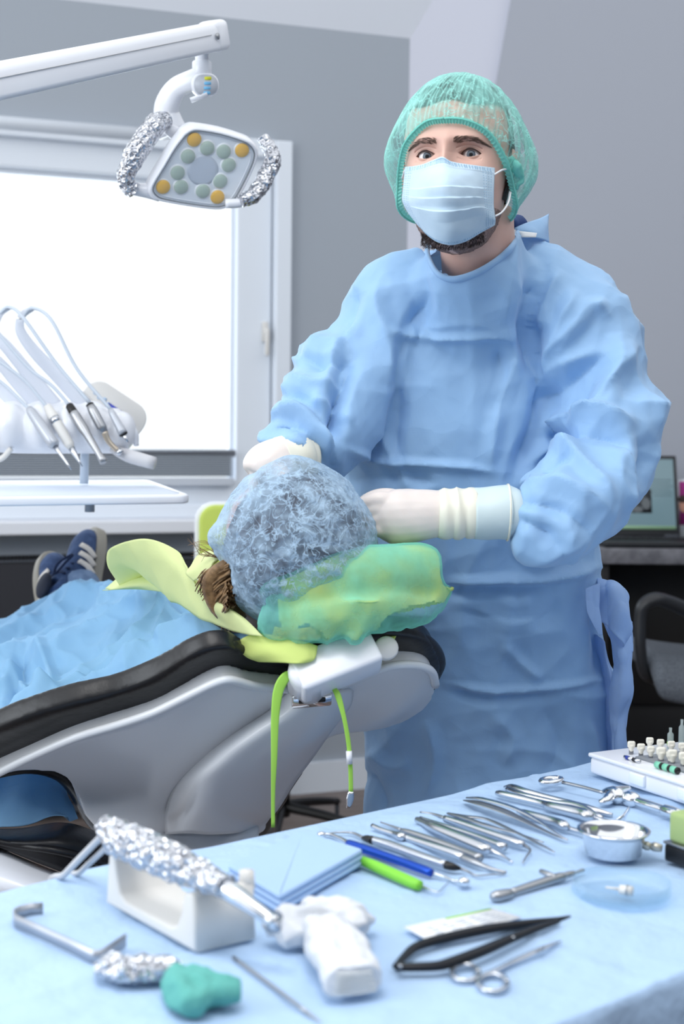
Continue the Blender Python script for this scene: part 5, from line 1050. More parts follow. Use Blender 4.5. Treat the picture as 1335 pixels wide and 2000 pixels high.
tag(mk('table_drape', thick((v, [q[::-1] for q in f]), .001), M_['drape']), 'pale blue disposable drape covering the instrument table, falling over its edges', 'drape')

Z1 = ZT+.003
def tz(px, py, h=0.0): return PZ(px, py, Z1+h)
def tr(px, py, rpx): p = PZ(px, py, Z1); return rpx*p.y/FPX
def rod(pts, seg=12, n=5, flat=None, lift=0.0):
    """pts: (px, py, radius px[, extra height m]) lying on the drape"""
    P3 = []; rs = []
    for q in pts:
        r = tr(q[0], q[1], q[2]); P3.append(PZ(q[0], q[1], Z1+r+lift+(q[3] if len(q) > 3 else 0))); rs.append(r)
    return tube(P3, rs, seg, n, flat=flat, up=(0, 0, 1) if flat else None)
def inst(name, label, cat, parts, group=None):
    q = parts[0][1][0]; b = PZ(q[0], q[1], ZT); t = thing(name, label, cat, b, group)
    for p in parts:
        nm, pts, m, *k = p; kw = k[0] if k else {}
        mk(nm, rod(pts, **kw), m, t)
    return t
bluem = mat('blue_anodised', (32, 78, 184), .25, .6); greenm = mat('lime_silicone', (128, 206, 60), .45)
knurl = mat('knurled_steel', (188, 192, 200), .3, 1, bump=[('dots', 700, .5, .0006)])
S, SS = M_['steel'], M_['steel_satin']
GI = 'hand instruments laid out in a row on the drape'
inst('dental_probe', 'lime green handled probe, frontmost of the row of hand instruments', 'dental instrument', [('handle', [(652, 1661, 5), (662, 1664, 10), (680, 1670, 10.5), (705, 1680, 9), (735, 1693, 11), (800, 1722, 11.5), (820, 1730, 10)], greenm), ('hook', [(594, 1650, 1.2), (622, 1649, 1.6), (640, 1654, 2.4), (653, 1661, 3.5)], S), ('hook', [(822, 1731, 3.5), (840, 1738, 2.2), (856, 1742, 1.6), (868, 1730, 1.2), (876, 1722, 1)], S)], GI)
inst('mouth_mirror', 'blue handled double ended instrument between the green probe and the black ended one', 'dental instrument', [('handle', [(680, 1647, 7), (690, 1651, 9), (760, 1675, 9), (825, 1698, 9), (842, 1705, 8)], bluem), ('neck', [(629, 1629, 3), (645, 1630, 3), (665, 1638, 4), (682, 1648, 5)], S), ('ball_end', [(620, 1629, 2), (625, 1630, 5.5), (631, 1630, 5.5), (636, 1630, 2)], M_['chrome']), ('neck', [(842, 1705, 5), (865, 1712, 3.5), (885, 1720, 3), (898, 1722, 3)], S), ('mirror_end', [(897, 1722, 3), (903, 1722, 9), (909, 1723, 9), (914, 1723, 3)], M_['chrome'])], GI)
inst('scaler', 'knurled silver scaler with black rings at both ends of its handle', 'dental instrument', [('handle', [(726, 1640, 8), (760, 1650, 9), (820, 1672, 9), (872, 1690, 8.5)], knurl), ('black_ring', [(708, 1637, 4), (716, 1638, 7), (727, 1641, 8.5)], M_['black']), ('black_ring', [(870, 1689, 9), (884, 1693, 8), (897, 1696, 4)], M_['black']), ('hook', [(632, 1629, 1.3), (660, 1626, 1.8), (688, 1627, 2.6), (710, 1637, 3.5)], SS), ('hook', [(895, 1695, 3.5), (915, 1703, 2.5), (930, 1710, 2), (960, 1708, 1.6), (985, 1707, 1.2)], SS)], GI)
inst('elevator', 'silver elevator with ringed shaft lying behind the black ringed scaler', 'dental instrument', [('handle', [(727, 1613, 5), (745, 1621, 5), (770, 1629, 6), (784, 1634, 9), (796, 1637, 7), (850, 1655, 8.5), (892, 1669, 9), (903, 1675, 7)], S), ('tip', [(903, 1675, 7), (925, 1684, 7), (945, 1692, 5), (965, 1699, 4), (988, 1704, 3)], SS)], GI)
inst('curette', 'slim silver curette lying close behind the ringed elevator', 'dental instrument', [('handle', [(783, 1621, 4), (800, 1626, 6), (850, 1643, 7), (900, 1661, 7), (938, 1676, 8)], SS), ('hook', [(743, 1606, 1.5), (760, 1612, 2), (784, 1621, 3.5)], SS)], GI)
inst('bone_file', 'thick silver handled instrument with double shaft near the middle of the row', 'dental instrument', [('handle', [(814, 1601, 6), (830, 1608, 8), (850, 1617, 11), (900, 1638, 12), (945, 1657, 11), (952, 1660, 8)], S), ('shaft', [(820, 1598, 4), (860, 1611, 5), (925, 1632, 6), (985, 1655, 8)], S), ('hook', [(952, 1660, 7), (970, 1666, 5), (985, 1674, 3), (1000, 1684, 2)], S)], GI)
inst('root_probe', 'thin silver probe with hooked end behind the double shafted instrument', 'dental instrument', [('handle', [(868, 1598, 6), (900, 1608, 7), (960, 1629, 8), (1008, 1645, 8), (1022, 1650, 6)], S), ('hook', [(820, 1586, 1.5), (845, 1590, 2.5), (869, 1598, 4)], SS), ('hook', [(1022, 1650, 4), (1035, 1660, 2.5), (1028, 1672, 2), (1020, 1685, 1.4)], SS)], GI)
inst('college_tweezers', 'slim tweezers with bent tips lying beside the thin hooked probe', 'tweezers', [('arm', [(874, 1588, 4), (905, 1594, 7), (950, 1600, 6), (1000, 1622, 5), (1060, 1652, 3.5), (1082, 1664, 2)], SS, dict(flat=(.35, 1))), ('arm', [(874, 1588, 4), (905, 1596, 7), (950, 1612, 6), (1010, 1628, 4), (1060, 1645, 3)], SS, dict(flat=(.35, 1)))], GI)
inst('large_tweezers', 'broad grey tweezers with a wide flat end, biggest in the row', 'tweezers', [('arm', [(908, 1563, 6), (930, 1567, 13), (980, 1583, 13), (1030, 1606, 8), (1080, 1630, 4), (1108, 1641, 2)], SS, dict(flat=(.2, 1))), ('arm', [(912, 1558, 4, .006), (940, 1560, 7, .009), (1000, 1577, 7, .009), (1050, 1602, 5, .006), (1090, 1630, 3, .002), (1108, 1640, 2)], S, dict(flat=(.4, 1)))], GI)
inst('periosteal_elevator', 'silver instrument with tapered neck lying just behind the broad tweezers', 'dental instrument', [('handle', [(1012, 1584, 5), (1030, 1590, 8), (1080, 1604, 9), (1100, 1612, 10), (1110, 1618, 6)], S), ('tip', [(1110, 1618, 5), (1130, 1624, 5), (1150, 1630, 5), (1168, 1634, 2)], S)], GI)
inst('retractor', 'long silver instrument with a flat blade turned up at its right end', 'dental instrument', [('handle', [(970, 1549, 5), (985, 1552, 7), (1060, 1570, 7), (1075, 1575, 10), (1130, 1588, 12), (1148, 1594, 12), (1156, 1597, 7)], S), ('neck', [(1156, 1597, 6), (1180, 1603, 5), (1205, 1610, 6)], S), ('blade', [(1200, 1612, 7), (1215, 1600, 9, .006), (1228, 1580, 6, .012)], M_['chrome'], dict(flat=(1, .25)))], GI)
inst('bone_rongeur', 'silver twin armed forceps at the back of the row with pointed beak at left', 'forceps', [('arm', [(984, 1537, 2), (1000, 1538, 7), (1025, 1546, 7), (1060, 1555, 6), (1120, 1570, 6), (1150, 1580, 8), (1195, 1592, 4)], S), ('arm', [(990, 1541, 5), (1020, 1552, 5), (1080, 1566, 5), (1130, 1575, 8), (1175, 1598, 4)], S)], GI)
sy = inst('dental_syringe', 'chrome carpule syringe with thumb ring and finger grip near the white case', 'syringe', [('plunger_rod', [(1098, 1528, 3.5, .008), (1140, 1538, 3.5, .008), (1180, 1549, 3.5, .008)], SS), ('finger_grip', [(1170, 1568, 5, .004), (1185, 1563, 10, .004), (1198, 1552, 14, .002), (1212, 1545, 10, .006), (1228, 1540, 5, .01)], M_['chrome']), ('grip_hub', [(1180, 1548, 8, .004), (1195, 1552, 17, 0), (1208, 1556, 17, 0), (1216, 1558, 11, .003), (1224, 1560, 15, 0), (1238, 1563, 15, 0), (1244, 1566, 9, .002)], M_['chrome']), ('barrel', [(1240, 1564, 9, .004), (1270, 1574, 9, .004), (1296, 1582, 9, .004), (1298, 1583, 12, .002), (1325, 1592, 12, .002), (1330, 1594, 6, .004)], M_['chrome'])])
cth = PZ(1076, 1525, Z1+.009)
mk('thumb_ring', tube([cth+Vector((tu*(.0165*math.cos(a))+tn*(.010*math.sin(a)))) for a in np.linspace(0, 2*np.pi, 25)], .0045, 10, 1), M_['chrome'], sy)
inst('torque_wrench', 'dull grey ratchet wrench with a short cross bar in front of the steel cup', 'wrench', [('head', [(964, 1751, 9), (970, 1751, 12), (992, 1747, 11), (998, 1744, 7)], SS), ('shaft', [(996, 1745, 9), (1040, 1731, 10), (1086, 1716, 10), (1098, 1713, 9), (1102, 1712, 6)], SS), ('tip', [(1100, 1711, 7), (1118, 1706, 6), (1122, 1705, 3), (1136, 1700, 4), (1140, 1699, 2)], SS), ('cross_bar', [(1056, 1702, 5, .006), (1070, 1708, 6, .006), (1084, 1713, 5, .006)], SS)])
# steel cup
cb_ = PZ(1207, 1694, ZT); cY = cb_.y; k_ = cY/FPX
cup = thing('steel_cup', 'small polished steel cup with a rolled rim', 'cup', cb_+Vector((0, .02, 0)))
cc_ = Vector((cb_.x, cb_.y+.034*.9, Z1))
mk('bowl', lathe([(.0002, .001), (.026, .001), (.031, .004), (.0355, .025), (.038, .0285), (.041, .0295), (.041, .0315), (.038, .032), (.036, .0305), (.034, .026), (.0295, .006), (.025, .0035), (.0002, .003)], 48, Matrix.Translation(cc_)), M_['chrome'], cup)
inst('mixing_spatula', 'beige ended instrument poking out between the steel cup and green box', 'dental instrument', [('handle', [(1252, 1650, 4, .01), (1262, 1652, 9, .008), (1270, 1653, 6, .008), (1278, 1654, 9, .008), (1292, 1657, 7, .008)], mat('beige_metal', (206, 200, 186), .3, .7))])
# glass dish
dc = PZ(1212, 1752, ZT); dish = thing('petri_dish', 'shallow clear glass dish holding a tiny part beside the steel cup', 'dish', dc)
dg = glass_mat('dish_glass', (238, 246, 250), .02, .88); rd = 97*dc.y/FPX
mk('dish', lathe([(.0002, .0), (rd-.002, .0), (rd, .002), (rd, .014), (rd-.0015, .0145), (rd-.002, .013), (rd-.003, .0025), (.0002, .002)], 64, Matrix.Translation((dc.x, dc.y, Z1+.001))), dg, dish)
a_ = PZ(1182, 1733, Z1+.009); b_ = PZ(1210, 1737, Z1+.008); c_ = PZ(1234, 1741, Z1+.008)
sp_ = thing('implant_driver', 'tiny white tipped steel driver lying in the clear glass dish', 'driver', (b_.x, b_.y, Z1+.003))
mk('shaft', tube([a_, b_], [.001, .0016], 10, 1), M_['offwhite'], sp_); mk('knob', tube([b_, c_], [.0048, .0052], 14, 1), M_['offwhite'], sp_); mk('ring', tube([b_+(c_-b_)*.55, b_+(c_-b_)*.7], .0056, 14, 1), SS, sp_)
# green box on dark base at the right edge
gb0, gb1 = PZ(1292, 1682, Z1), PZ(1400, 1720, Z1); gx = (gb1-gb0).normalized(); 
gM = fr(gb0+gx*.05+Vector((gx.y*-1, gx.x, 0))*.04, gx, (0, 0, 1))
gx_ = thing('sponge_stand', 'green block on a black base cut by the right edge of the picture', 'sponge stand', (gM.translation.x, gM.translation.y, ZT))
mk('base', xf(box((0, 0, .010), (.1, .075, .020), .003), gM), M_['black'], gx_); mk('metal_edge', xf(box((0, 0, .0215), (.102, .077, .003), .001), gM), SS, gx_)
mk('green_block', xf(box((0, 0, .040), (.094, .070, .034), .005, 3), gM), mat('sage_green', (158, 180, 120), .7, bump=[('noise', 300, .3, .001)]), gx_)
# bent strip retractor, left
def strip(pts, h, t=.0016):
    a = [PZ(x, y, Z1) for x, y in pts]; V = []
    for i, p in enumerate(a):
        d = ((a[min(i+1, len(a)-1)]-a[max(i-1, 0)])).normalized(); s = Vector((-d.y, d.x, 0))*t/2
        V.append([list(p-s), list(p+s), list(p+s+Vector((0, 0, h))), list(p-s+Vector((0, 0, h)))])
    return grid(np.array(V), closed_v=True, caps=True)
st_ = thing('cheek_retractor', 'flat grey metal strip with both ends bent, standing on edge at left', 'retractor', PZ(110, 1850, ZT))
mk('strip', strip([(84, 1788), (60, 1789), (36, 1795), (27, 1801), (30, 1812), (80, 1834), (140, 1862), (178, 1881), (192, 1884), (204, 1878), (245, 1850)], .0125), mat('brushed_grey_steel', (176, 180, 188), .4, .85), st_)
# stand for the handpiece
h0, h1, h2 = PZ(206, 1764, Z1), PZ(381, 1862, Z1), PZ(496, 1830, Z1)
hx = (h1-h0).normalized(); hL = (h1-h0).length; hW = (h2-h1).length; 
HMt = fr(h0, hx, (0, 0, 1)); sgn = 1 if (HMt.inverted() @ h2).y > 0 else -1
stand = thing('handpiece_stand', 'white plastic cradle with two upright ends on the drape at left', 'stand', (h0+h1)/2+(h2-h1)/2)
pf = [(0, 0), (hL, 0), (hL-.004, .05), (hL-.009, .053), (hL-.02, .05), (hL-.026, .03), (hL-.034, .016), (hL-.045, .012), (.040, .012), (.028, .018), (.022, .036), (.018, .05), (.012, .054), (.006, .052)]
pM = HMt @ Matrix(((1, 0, 0, 0), (0, 0, -sgn*-1, 0), (0, 1, 0, 0), (0, 0, 0, 1)))
mk('cradle', xf(prism(pf, hW, .0035, 3), pM), M_['offwhite'], stand)
mk('holder_knob', tube([HMt @ Vector((hL-.012, sgn*(hW-.004), .045)), HMt @ Vector((hL-.012, sgn*(hW-.004), .062))], [.008, .007], 14, 2), M_['offwhite'], stand)
# foil wrapped motor resting on the stand
def S3(px, py, z): return PZ(px, py, ZT+z)
mot = thing('wrapped_handpiece', 'surgical handpiece wrapped in crumpled aluminium foil resting on the white cradle', 'handpiece', S3(330, 1690, .055))
mk('foil_wrap', foil_tube([S3(198, 1607, .078), S3(215, 1618, .077), S3(240, 1640, .076), S3(275, 1655, .075), S3(340, 1686, .072), S3(400, 1712, .070), S3(440, 1735, .068)], [.006, .011, .0165, .0175, .0165, .0125, .010], 34, 26, .007, 75, 5), M_['foil'], mot, smooth=False)
mk('foil_tail', foil_tube([S3(205, 1612, .078), S3(225, 1640, .072), S3(240, 1668, .066)], [.008, .012, .005], 20, 10, .006, 90, 8), M_['foil'], mot, smooth=False)
mk('contra_angle_head', tube([S3(436, 1733, .067), S3(462, 1750, .063), S3(500, 1776, .056), S3(528, 1796, .050), S3(538, 1802, .049)], [.0095, .0088, .0068, .006, .007], 18, 5), M_['chrome'], mot)
mk('head_cap', tube([S3(536, 1790, .052), S3(534, 1812, .040)], .0072, 16, 1), M_['steel'], mot)
mk('cable', tube([S3(210, 1622, .076), S3(180, 1652, .050), PZ(128, 1706, ZT+.012), PZ(122, 1712, ZT)+tn*.035-Vector((0, 0, .03)), PZ(122, 1712, ZT)+tn*.05-Vector((0, 0, .2))], .0036, 10, 8), mat('cable_grey', (196, 198, 202), .45), mot)
mk('cable', tube([S3(222, 1640, .066), S3(200, 1662, .045), PZ(158, 1702, ZT+.012), PZ(150, 1706, ZT)+tn*.035-Vector((0, 0, .03)), PZ(150, 1706, ZT)+tn*.05-Vector((0, 0, .2))], .003, 10, 8), bpy.data.materials['cable_grey'], mot)
# foil parcel, teal cloth, thin rod
q = [PZ(x, y, Z1+.011) for x, y in ((196, 1880), (222, 1892), (262, 1895), (305, 1892), (348, 1885))]
tag(mk('foil_parcel', foil_tube(q, [.006, .0125, .0115, .012, .007], 30, 16, .008, 70, 15, flat=(.85, 1.15)), M_['foil'], smooth=False), 'small crumpled aluminium foil parcel beside the teal cloth', 'foil')
tl_ = mat('teal_cloth', (92, 168, 160), .85, bump=[('noise', 420, .5, .001), ('noise', 60, .3, .003)])
q = [PZ(x, y, Z1+.012) for x, y in ((345, 1905), (350, 1935), (375, 1960), (395, 1950))]; q2 = [PZ(x, y, Z1+.014) for x, y in ((372, 1905), (400, 1918), (430, 1930), (468, 1925))]; q3 = [PZ(x, y, Z1+.012) for x, y in ((362, 1920), (400, 1940), (440, 1942), (466, 1938))]
v, f = remesh(join(tube(q, [.012, .015, .013, .011], 16, 4), tube(q2, [.010, .013, .013, .008], 16, 4), tube(q3, [.014, .015, .012, .008], 16, 4)), .0018, 2)
v, f = push((v, f), -.0035*np.abs(vnoise(v*np.array([70, 30, 50]), 4))+fbm(v*90, 2, 4)*.0015); v[:, 2] = np.maximum(v[:, 2], Z1-.002)
tag(mk('folded_cloth', (v, f), tl_), 'crumpled teal cloth wad at the front left of the drape', 'cloth')
inst('probe_rod', 'thin plain steel rod lying in front of the white gauze', 'rod', [('shaft', [(455, 1870, 4), (530, 1925, 4), (600, 1978, 4)], SS), ('tip', [(598, 1977, 4), (615, 1989, 2.5), (626, 1997, 1)], SS)])
# gauze
gz_ = mat('white_gauze', (226, 229, 234), .9, transl=.15, bump=[('noise', 60, .5, .004), ('dots', 700, .25, .0006)])
def wad(pp, rad, sc=40, flat=(.8, 1.1), amp=.004, vox=.0028):
    v, f = remesh(join(*[tube([PZ(x, y, Z1+h) for x, y, h in p], r, 16, 4, flat=flat) for p, r in zip(pp, rad)]), vox, 3)
    v, f = push((v, f), fbm(v*sc, 3, 5)*amp-np.abs(vnoise(v*sc*.8, 9))*amp*1.6+(worley(v*sc*1.5, 7)**2-.3)*amp*1.6); v[:, 2] = np.maximum(v[:, 2], Z1-.001); return v, f
tag(mk('gauze_wad', wad([[(520, 1815, .012), (570, 1800, .02), (640, 1780, .024), (700, 1790, .016), (730, 1800, .008)], [(600, 1765, .018), (660, 1790, .022), (712, 1820, .014)], [(545, 1835, .01), (600, 1820, .014), (660, 1830, .012)]], [[.010, .016, .02, .015, .006], [.008, .016, .012], [.012, .015, .012]]), gz_), 'crumpled white gauze wad lying beside the rolled gauze', 'gauze')
ga, gb_ = PZ(632, 1815, Z1+.020), PZ(690, 1915, Z1+.016); GMx = fr((ga+gb_)/2, gb_-ga, (0, 0, 1)); gl = (gb_-ga).length
rolls = []
for k in range(5): rolls.append(box((0, 0, -.011+.0055*k), (gl*(1.06-.01*k), .050-.002*k, .0052), .0025, 3))
v, f = remesh(join(tube([(-gl*.55, 0, 0), (-gl*.2, 0, .002), (gl*.2, 0, .002), (gl*.52, 0, 0)], [.020, .024, .0245, .023], 24, 5, flat=(.62, 1.1), power=.7)), .0022, 3)
v, f = xf(push((v, f), fbm(v*50, 3, 3)*.003-np.abs(vnoise(v*np.array([20, 90, 40]), 9))*.003), GMx); v[:, 2] = np.maximum(v[:, 2], Z1-.001)
gr_ = tag(mk('gauze_roll', (v, f), gz_), 'folded white gauze roll with its layered end towards the front', 'gauze')
lay = [xf(tube([(gl*.525+.0008, -.019+.001*k, -.008+.004*k), (gl*.53+.0008, 0, -.0095+.0042*k), (gl*.525+.0008, .019-.001*k, -.008+.004*k)], .0011, 6, 4), GMx) for k in range(5)]
tag(mk('layered_end', join(*lay), mat('gauze_edge', (226, 228, 226), .9), gr_), kind='stuff')
# folded blue towel
to = [PZ(x, y, Z1) for x, y in ((428, 1740), (560, 1655), (712, 1685), (640, 1740), (545, 1790))]
c_t = sum(to, Vector())/5
fold = mat('folded_drape_blue', (164, 192, 228), .75, bump=[('noise', 30, .3, .005), ('noise', 500, .12, .0006)])
ft_ = thing('folded_drape', 'folded pale blue drape square lying behind the white gauze', 'folded drape', c_t)
ql = [PZ(x, y, Z1) for x, y in ((440, 1722), (590, 1652), (712, 1690), (545, 1788))]
for k in range(3):
    pts = [(p-c_t)*(1-.012*k) for p in ql]; poly = [(p.x, p.y) for p in pts]
    if sum(poly[i][0]*poly[(i+1) % 4][1]-poly[(i+1) % 4][0]*poly[i][1] for i in range(4)) < 0: poly = poly[::-1]
    bmv = prism(roundcorner(poly, .006, 3), .006, .0026, 3, Matrix.Translation((c_t.x, c_t.y, Z1+.0062*k+.0005)))
    mk('fold_layer', bmv, fold, ft_, smooth=False)
# card, needle holder, scissors
cd = [PZ(x, y, Z1+.0015) for x, y in ((788, 1812), (958, 1775), (1018, 1793), (843, 1842))]
card = thing('sterile_card', 'white printed card with a lime edge line under the black needle holder', 'card', sum(cd, Vector())/4)
def quad(a, b, c, d, h=0.0, t=.0008): return thick((np.array([list(p+Vector((0, 0, h))) for p in (a, b, c, d)]), [(3, 2, 1, 0)] if ((b-a).cross(c-a)).z < 0 else [(0, 1, 2, 3)]), t)
mk('card', quad(*cd, h=.001), mat('card_white', (238, 240, 244), .6), card)
lerp = lambda a, b, t: a+(b-a)*t
mk('lime_line', quad(lerp(cd[0], cd[1], .45), lerp(cd[0], cd[1], .98), lerp(lerp(cd[0], cd[1], .98), lerp(cd[3], cd[2], .98), .10), lerp(lerp(cd[0], cd[1], .45), lerp(cd[3], cd[2], .45), .10), h=.0013, t=.0002), lime, card)
pr = []
for r_ in range(5):
    for k in range(5):
        u0 = .12+.16*k+rng.random()*.03; u1 = u0+.08+rng.random()*.05; w0 = .3+.13*r_; w1 = w0+.045
        pr.append(quad(*[lerp(lerp(cd[0], cd[1], a), lerp(cd[3], cd[2], a), b) for a, b in ((u0, w0), (u1, w0), (u1, w1), (u0, w1))], h=.0013, t=.0001))
tag(mk('print', join(*pr), mat('print_grey', (176, 184, 196), .7), card), kind='stuff')
blk = mat('black_coated_steel', (26, 28, 34), .35, .4)
inst('needle_holder', 'black spring handled needle holder laid across the printed card', 'needle holder', [('arm', [(773, 1888, 8), (790, 1868, 9), (815, 1848, 11), (870, 1832, 12), (950, 1815, 12), (1040, 1802, 9), (1085, 1796, 6), (1112, 1790, 3)], blk, dict(flat=(.8, 1))), ('arm', [(773, 1889, 9), (800, 1889, 11), (850, 1887, 12), (880, 1880, 13), (940, 1858, 13), (1000, 1832, 11), (1050, 1812, 9), (1090, 1800, 5)], blk, dict(flat=(.8, 1), lift=.002)), ('screw', [(779, 1886, 3, .008), (784, 1888, 3, .008)], M_['chrome']), ('screw', [(996, 1826, 3, .008), (1002, 1832, 3, .008)], M_['chrome'])])
sc = inst('suture_scissors', 'small steel scissors with two finger rings in front of the black needle holder', 'scissors', [('blade', [(958, 1900, 5), (990, 1885, 6), (1040, 1862, 6), (1075, 1846, 5), (1096, 1838, 2)], S, dict(flat=(.5, 1))), ('blade', [(940, 1905, 5), (970, 1893, 6), (1010, 1872, 5), (1060, 1850, 4), (1090, 1839, 2)], S, dict(flat=(.5, 1), lift=.002)), ('pivot', [(1052, 1856, 4, .003), (1060, 1853, 4, .003)], SS)])
def pring(cx, cy, rx, ry_, rp, h=0):
    return tube([PZ(cx+rx*math.cos(a), cy+ry_*math.sin(a), Z1+.004+h) for a in np.linspace(0, 2*np.pi, 29)], rp, 8, 1)
mk('finger_ring', pring(908, 1900, 26, 16, .0026), S, sc); mk('finger_ring', pring(962, 1920, 28, 17, .0026), S, sc)
# white case with plugs and shade tabs
k0, k1, k2 = PZ(1150, 1494, Z1), PZ(1335, 1576, Z1), PZ(1330, 1430, Z1)
case_u = (PZ(1335, 1572, Z1)-PZ(1150, 1510, Z1)).normalized(); case_n = Vector((-case_u.y, case_u.x, 0))
KM = fr(PZ(1150, 1512, Z1)+Vector((0, 0, .0012)), case_u, (0, 0, 1)); yd = 1 if (KM.to_3x3() @ Vector((0, 1, 0))).y > 0 else -1
case = thing('instrument_case', 'white plastic case with rounded corners at the far right corner of the drape', 'case', KM.translation)
mk('case_body', xf(box((.13, yd*.085, .012), (.26, .17, .024), .005, 3), KM), M_['white'], case)
mk('case_lid', xf(box((.13, yd*.085, .0265), (.264, .174, .006), .0025, 3), KM), M_['white'], case)
mk('latch', xf(box((.105, -yd*.002, .014), (.03, .006, .016), .002, 2), KM), M_['pvc'], case)
mk('latch', xf(box((.20, -yd*.002, .014), (.03, .006, .016), .002, 2), KM), M_['pvc'], case)
mk('tray_insert', xf(box((.15, yd*.09, .0305), (.19, .11, .003), .001, 1), KM), mat('insert_grey', (150, 154, 160), .4, .3), case)
tooth = mat('tooth_ivory', (226, 222, 210), .25, coat=.5); neckm = mat('tab_grey', (128, 130, 136), .35, .5)
def caseloc(px, py, h): return PZ(px, py, Z1+h)
first = None
labs = {0: 'back', 1: 'middle', 2: 'front'}
words = ['first', 'second', 'third', 'fourth', 'fifth', 'sixth']
for r_, (x0, y0, dx, dy, n, s) in enumerate(((1268, 1452, 21, 3.5, 4, .0062), (1232, 1460, 19, 5.0, 5, .0064), (1290, 1476, 22, 5, 4, .0078))):
    for k in range(n):
        loc = caseloc(x0+dx*k, y0+dy*k+6, .036); M = Matrix.Translation(loc)
        if first is None:
            t = thing('shade_tab', '', 'shade tab', loc, 'ivory shade tabs standing in the white case'); 
            tv = remesh(join(box(tuple(loc+Vector((0, 0, .0085))), (s*1.75, s*1.0, s*1.5), s*.38, 3), tube([loc+Vector((0, 0, -.001)), loc+Vector((0, 0, .007))], [s*.45, s*.72], 12, 1)), .0008, 2)
            mk('tooth', tv, tooth, t); mk('holder', box(tuple(loc+Vector((0, 0, -.002))), (.006, .004, .006), .001), neckm, t); first = (t, s)
        else:
            t = first[0].copy(); C.objects.link(t); t.location = loc; t.scale = (s/first[1],)*3
            for ch in first[0].children: c = ch.copy(); C.objects.link(c); c.parent = t
        t['label'] = 'ivory tooth shade tab, %s from the left in the %s row of the white case' % (words[k], labs[r_])
for k, (x, y, nm, c) in enumerate(((1219, 1478, 'dark blue banded', (40, 60, 150)), (1232, 1482, 'black banded', (30, 30, 40)))):
    a = caseloc(x, y, .034); t = thing('implant_drill', '%s small drill lying at the left corner of the white case' % nm, 'drill', a, None)
    mk('shank', tube([a, a+case_u*.018], .0024, 10, 1), S, t); mk('colour_band', tube([a+case_u*.004, a+case_u*.009], .0030, 10, 1), mat('band_%d' % k, c, .4), t)
for k in range(3):
    a = caseloc(1281+k*15, 1493+k*4.5, .036); t = thing('green_plug', '%s of the mint green plugs along the front of the white case' % ('left one', 'middle one', 'right one')[k], 'plug', a, 'mint green plugs on the white case')
    mk('plug', tube([a, a+case_u*.010], .0046, 14, 1), mat('mint_green', (128, 206, 176), .5) if k == 0 else bpy.data.materials['mint_green'], t); mk('dark_ring', tube([a+case_u*.010, a+case_u*.0125], .0047, 14, 1), M_['black'], t)
for k, (x, y, h) in enumerate(((1308, 1462, .030), (1330, 1456, .038))):
    a = caseloc(x, y, .033); t = thing('glass_vial', ('clear glass vial with a green band behind the shade tabs', 'taller clear glass vial at the right edge behind the shade tabs')[k], 'vial', a, None)
    mk('vial', lathe([(.0045, 0), (.0045, h*.7), (.002, h*.8), (.0022, h), (.0002, h)], 16, Matrix.Translation(a)), glass_mat('vial_glass_%d' % k, (226, 236, 236), .03, .7), t)
    if k == 0: mk('green_band', lathe([(.0048, h*.18), (.0048, h*.32)], 16, Matrix.Translation(a)), lime, t)
# ================================================================ desk, laptop, chairs
DY = 4.6
dz0 = P(1250, 1072, DY).z; 
desk = thing('desk', 'dark desk with a grey stone patterned top in front of the grey wall', 'desk', (P(1300, 1072, DY).x+.4, 4.85, 0))
x0 = P(1120, 1072, DY).x; 
stone = mat('grey_stone_laminate', (120, 120, 126), .45, mott=((92, 92, 98), 30))
mk('desk_top', box((x0+.9, DY+.17, dz0-.025), (1.8, .34, .05), .002), stone, desk)
blackp = mat('black_laminate', (24, 23, 24), .5)
mk('back_panel', box((x0+.9, DY+.31, (dz0-.05)/2+.18), (1.7, .02, dz0-.42), .001), blackp, desk)
mk('side_panel', box((x0+.1, DY+.17, (dz0-.05)/2), (.04, .30, dz0-.05), .001), blackp, desk); mk('side_panel', box((x0+1.7, DY+.17, (dz0-.05)/2), (.04, .30, dz0-.05), .001), blackp, desk)
mk('modesty_panel', box((x0+.9, DY+.325, .2), (1.56, .012, .36), .001), mat('dark_panel', (34, 33, 35), .6), desk)
# laptop
LYl = 4.72
l0 = P(1180, 1057, DY+.03); lap = thing('laptop', 'open black laptop on the stone patterned desk top', 'laptop', (l0.x+.19, LYl+.05, dz0))
blkp = mat('laptop_black', (30, 32, 36), .45)
mk('base', box((l0.x+.20, DY+.155, dz0+.011), (.40, .25, .02), .006, 3), blkp, lap)
kb = [box((l0.x+.035+.0255*i, DY+.12+.024*j, dz0+.0225), (.021, .019, .003), .0008, 1) for i in range(14) for j in range(5)]
tag(mk('keyboard', join(*kb), mat('key_black', (16, 17, 20), .5), lap), kind='stuff')
mk('touchpad', box((l0.x+.17, DY+.065, dz0+.0215), (.1, .05, .001), .0002, 1), mat('touchpad_grey', (44, 46, 52), .35), lap)
s_t, s_b = P(1310, 893, LYl+.16), P(1328, 1040, LYl+.08)
sw = .375; hh = (s_t-s_b).length; LM = fr(Vector(((s_t.x+s_b.x)/2-sw/2+.008, (s_t.y+s_b.y)/2, (s_t.z+s_b.z)/2-.004)), (1, 0, 0), Vector((0, -1, .32)))
mk('lid', xf(box((0, 0, -.004), (sw, hh+.02, .008), .003, 2), LM), blkp, lap)
scr = bpy.data.materials.new('screen_glow'); scr.use_nodes = True; e = scr.node_tree.nodes['Principled BSDF']; e.inputs['Base Color'].default_value = lin((60, 78, 84)); e.inputs['Emission Color'].default_value = lin((108, 134, 144)); e.inputs['Emission Strength'].default_value = .55; e.inputs['Roughness'].default_value = .25
sc_ = mk('screen', xf(box((0, .006, .0005), (sw-.024, hh-.02, .001), .0002, 1), LM), scr, lap)
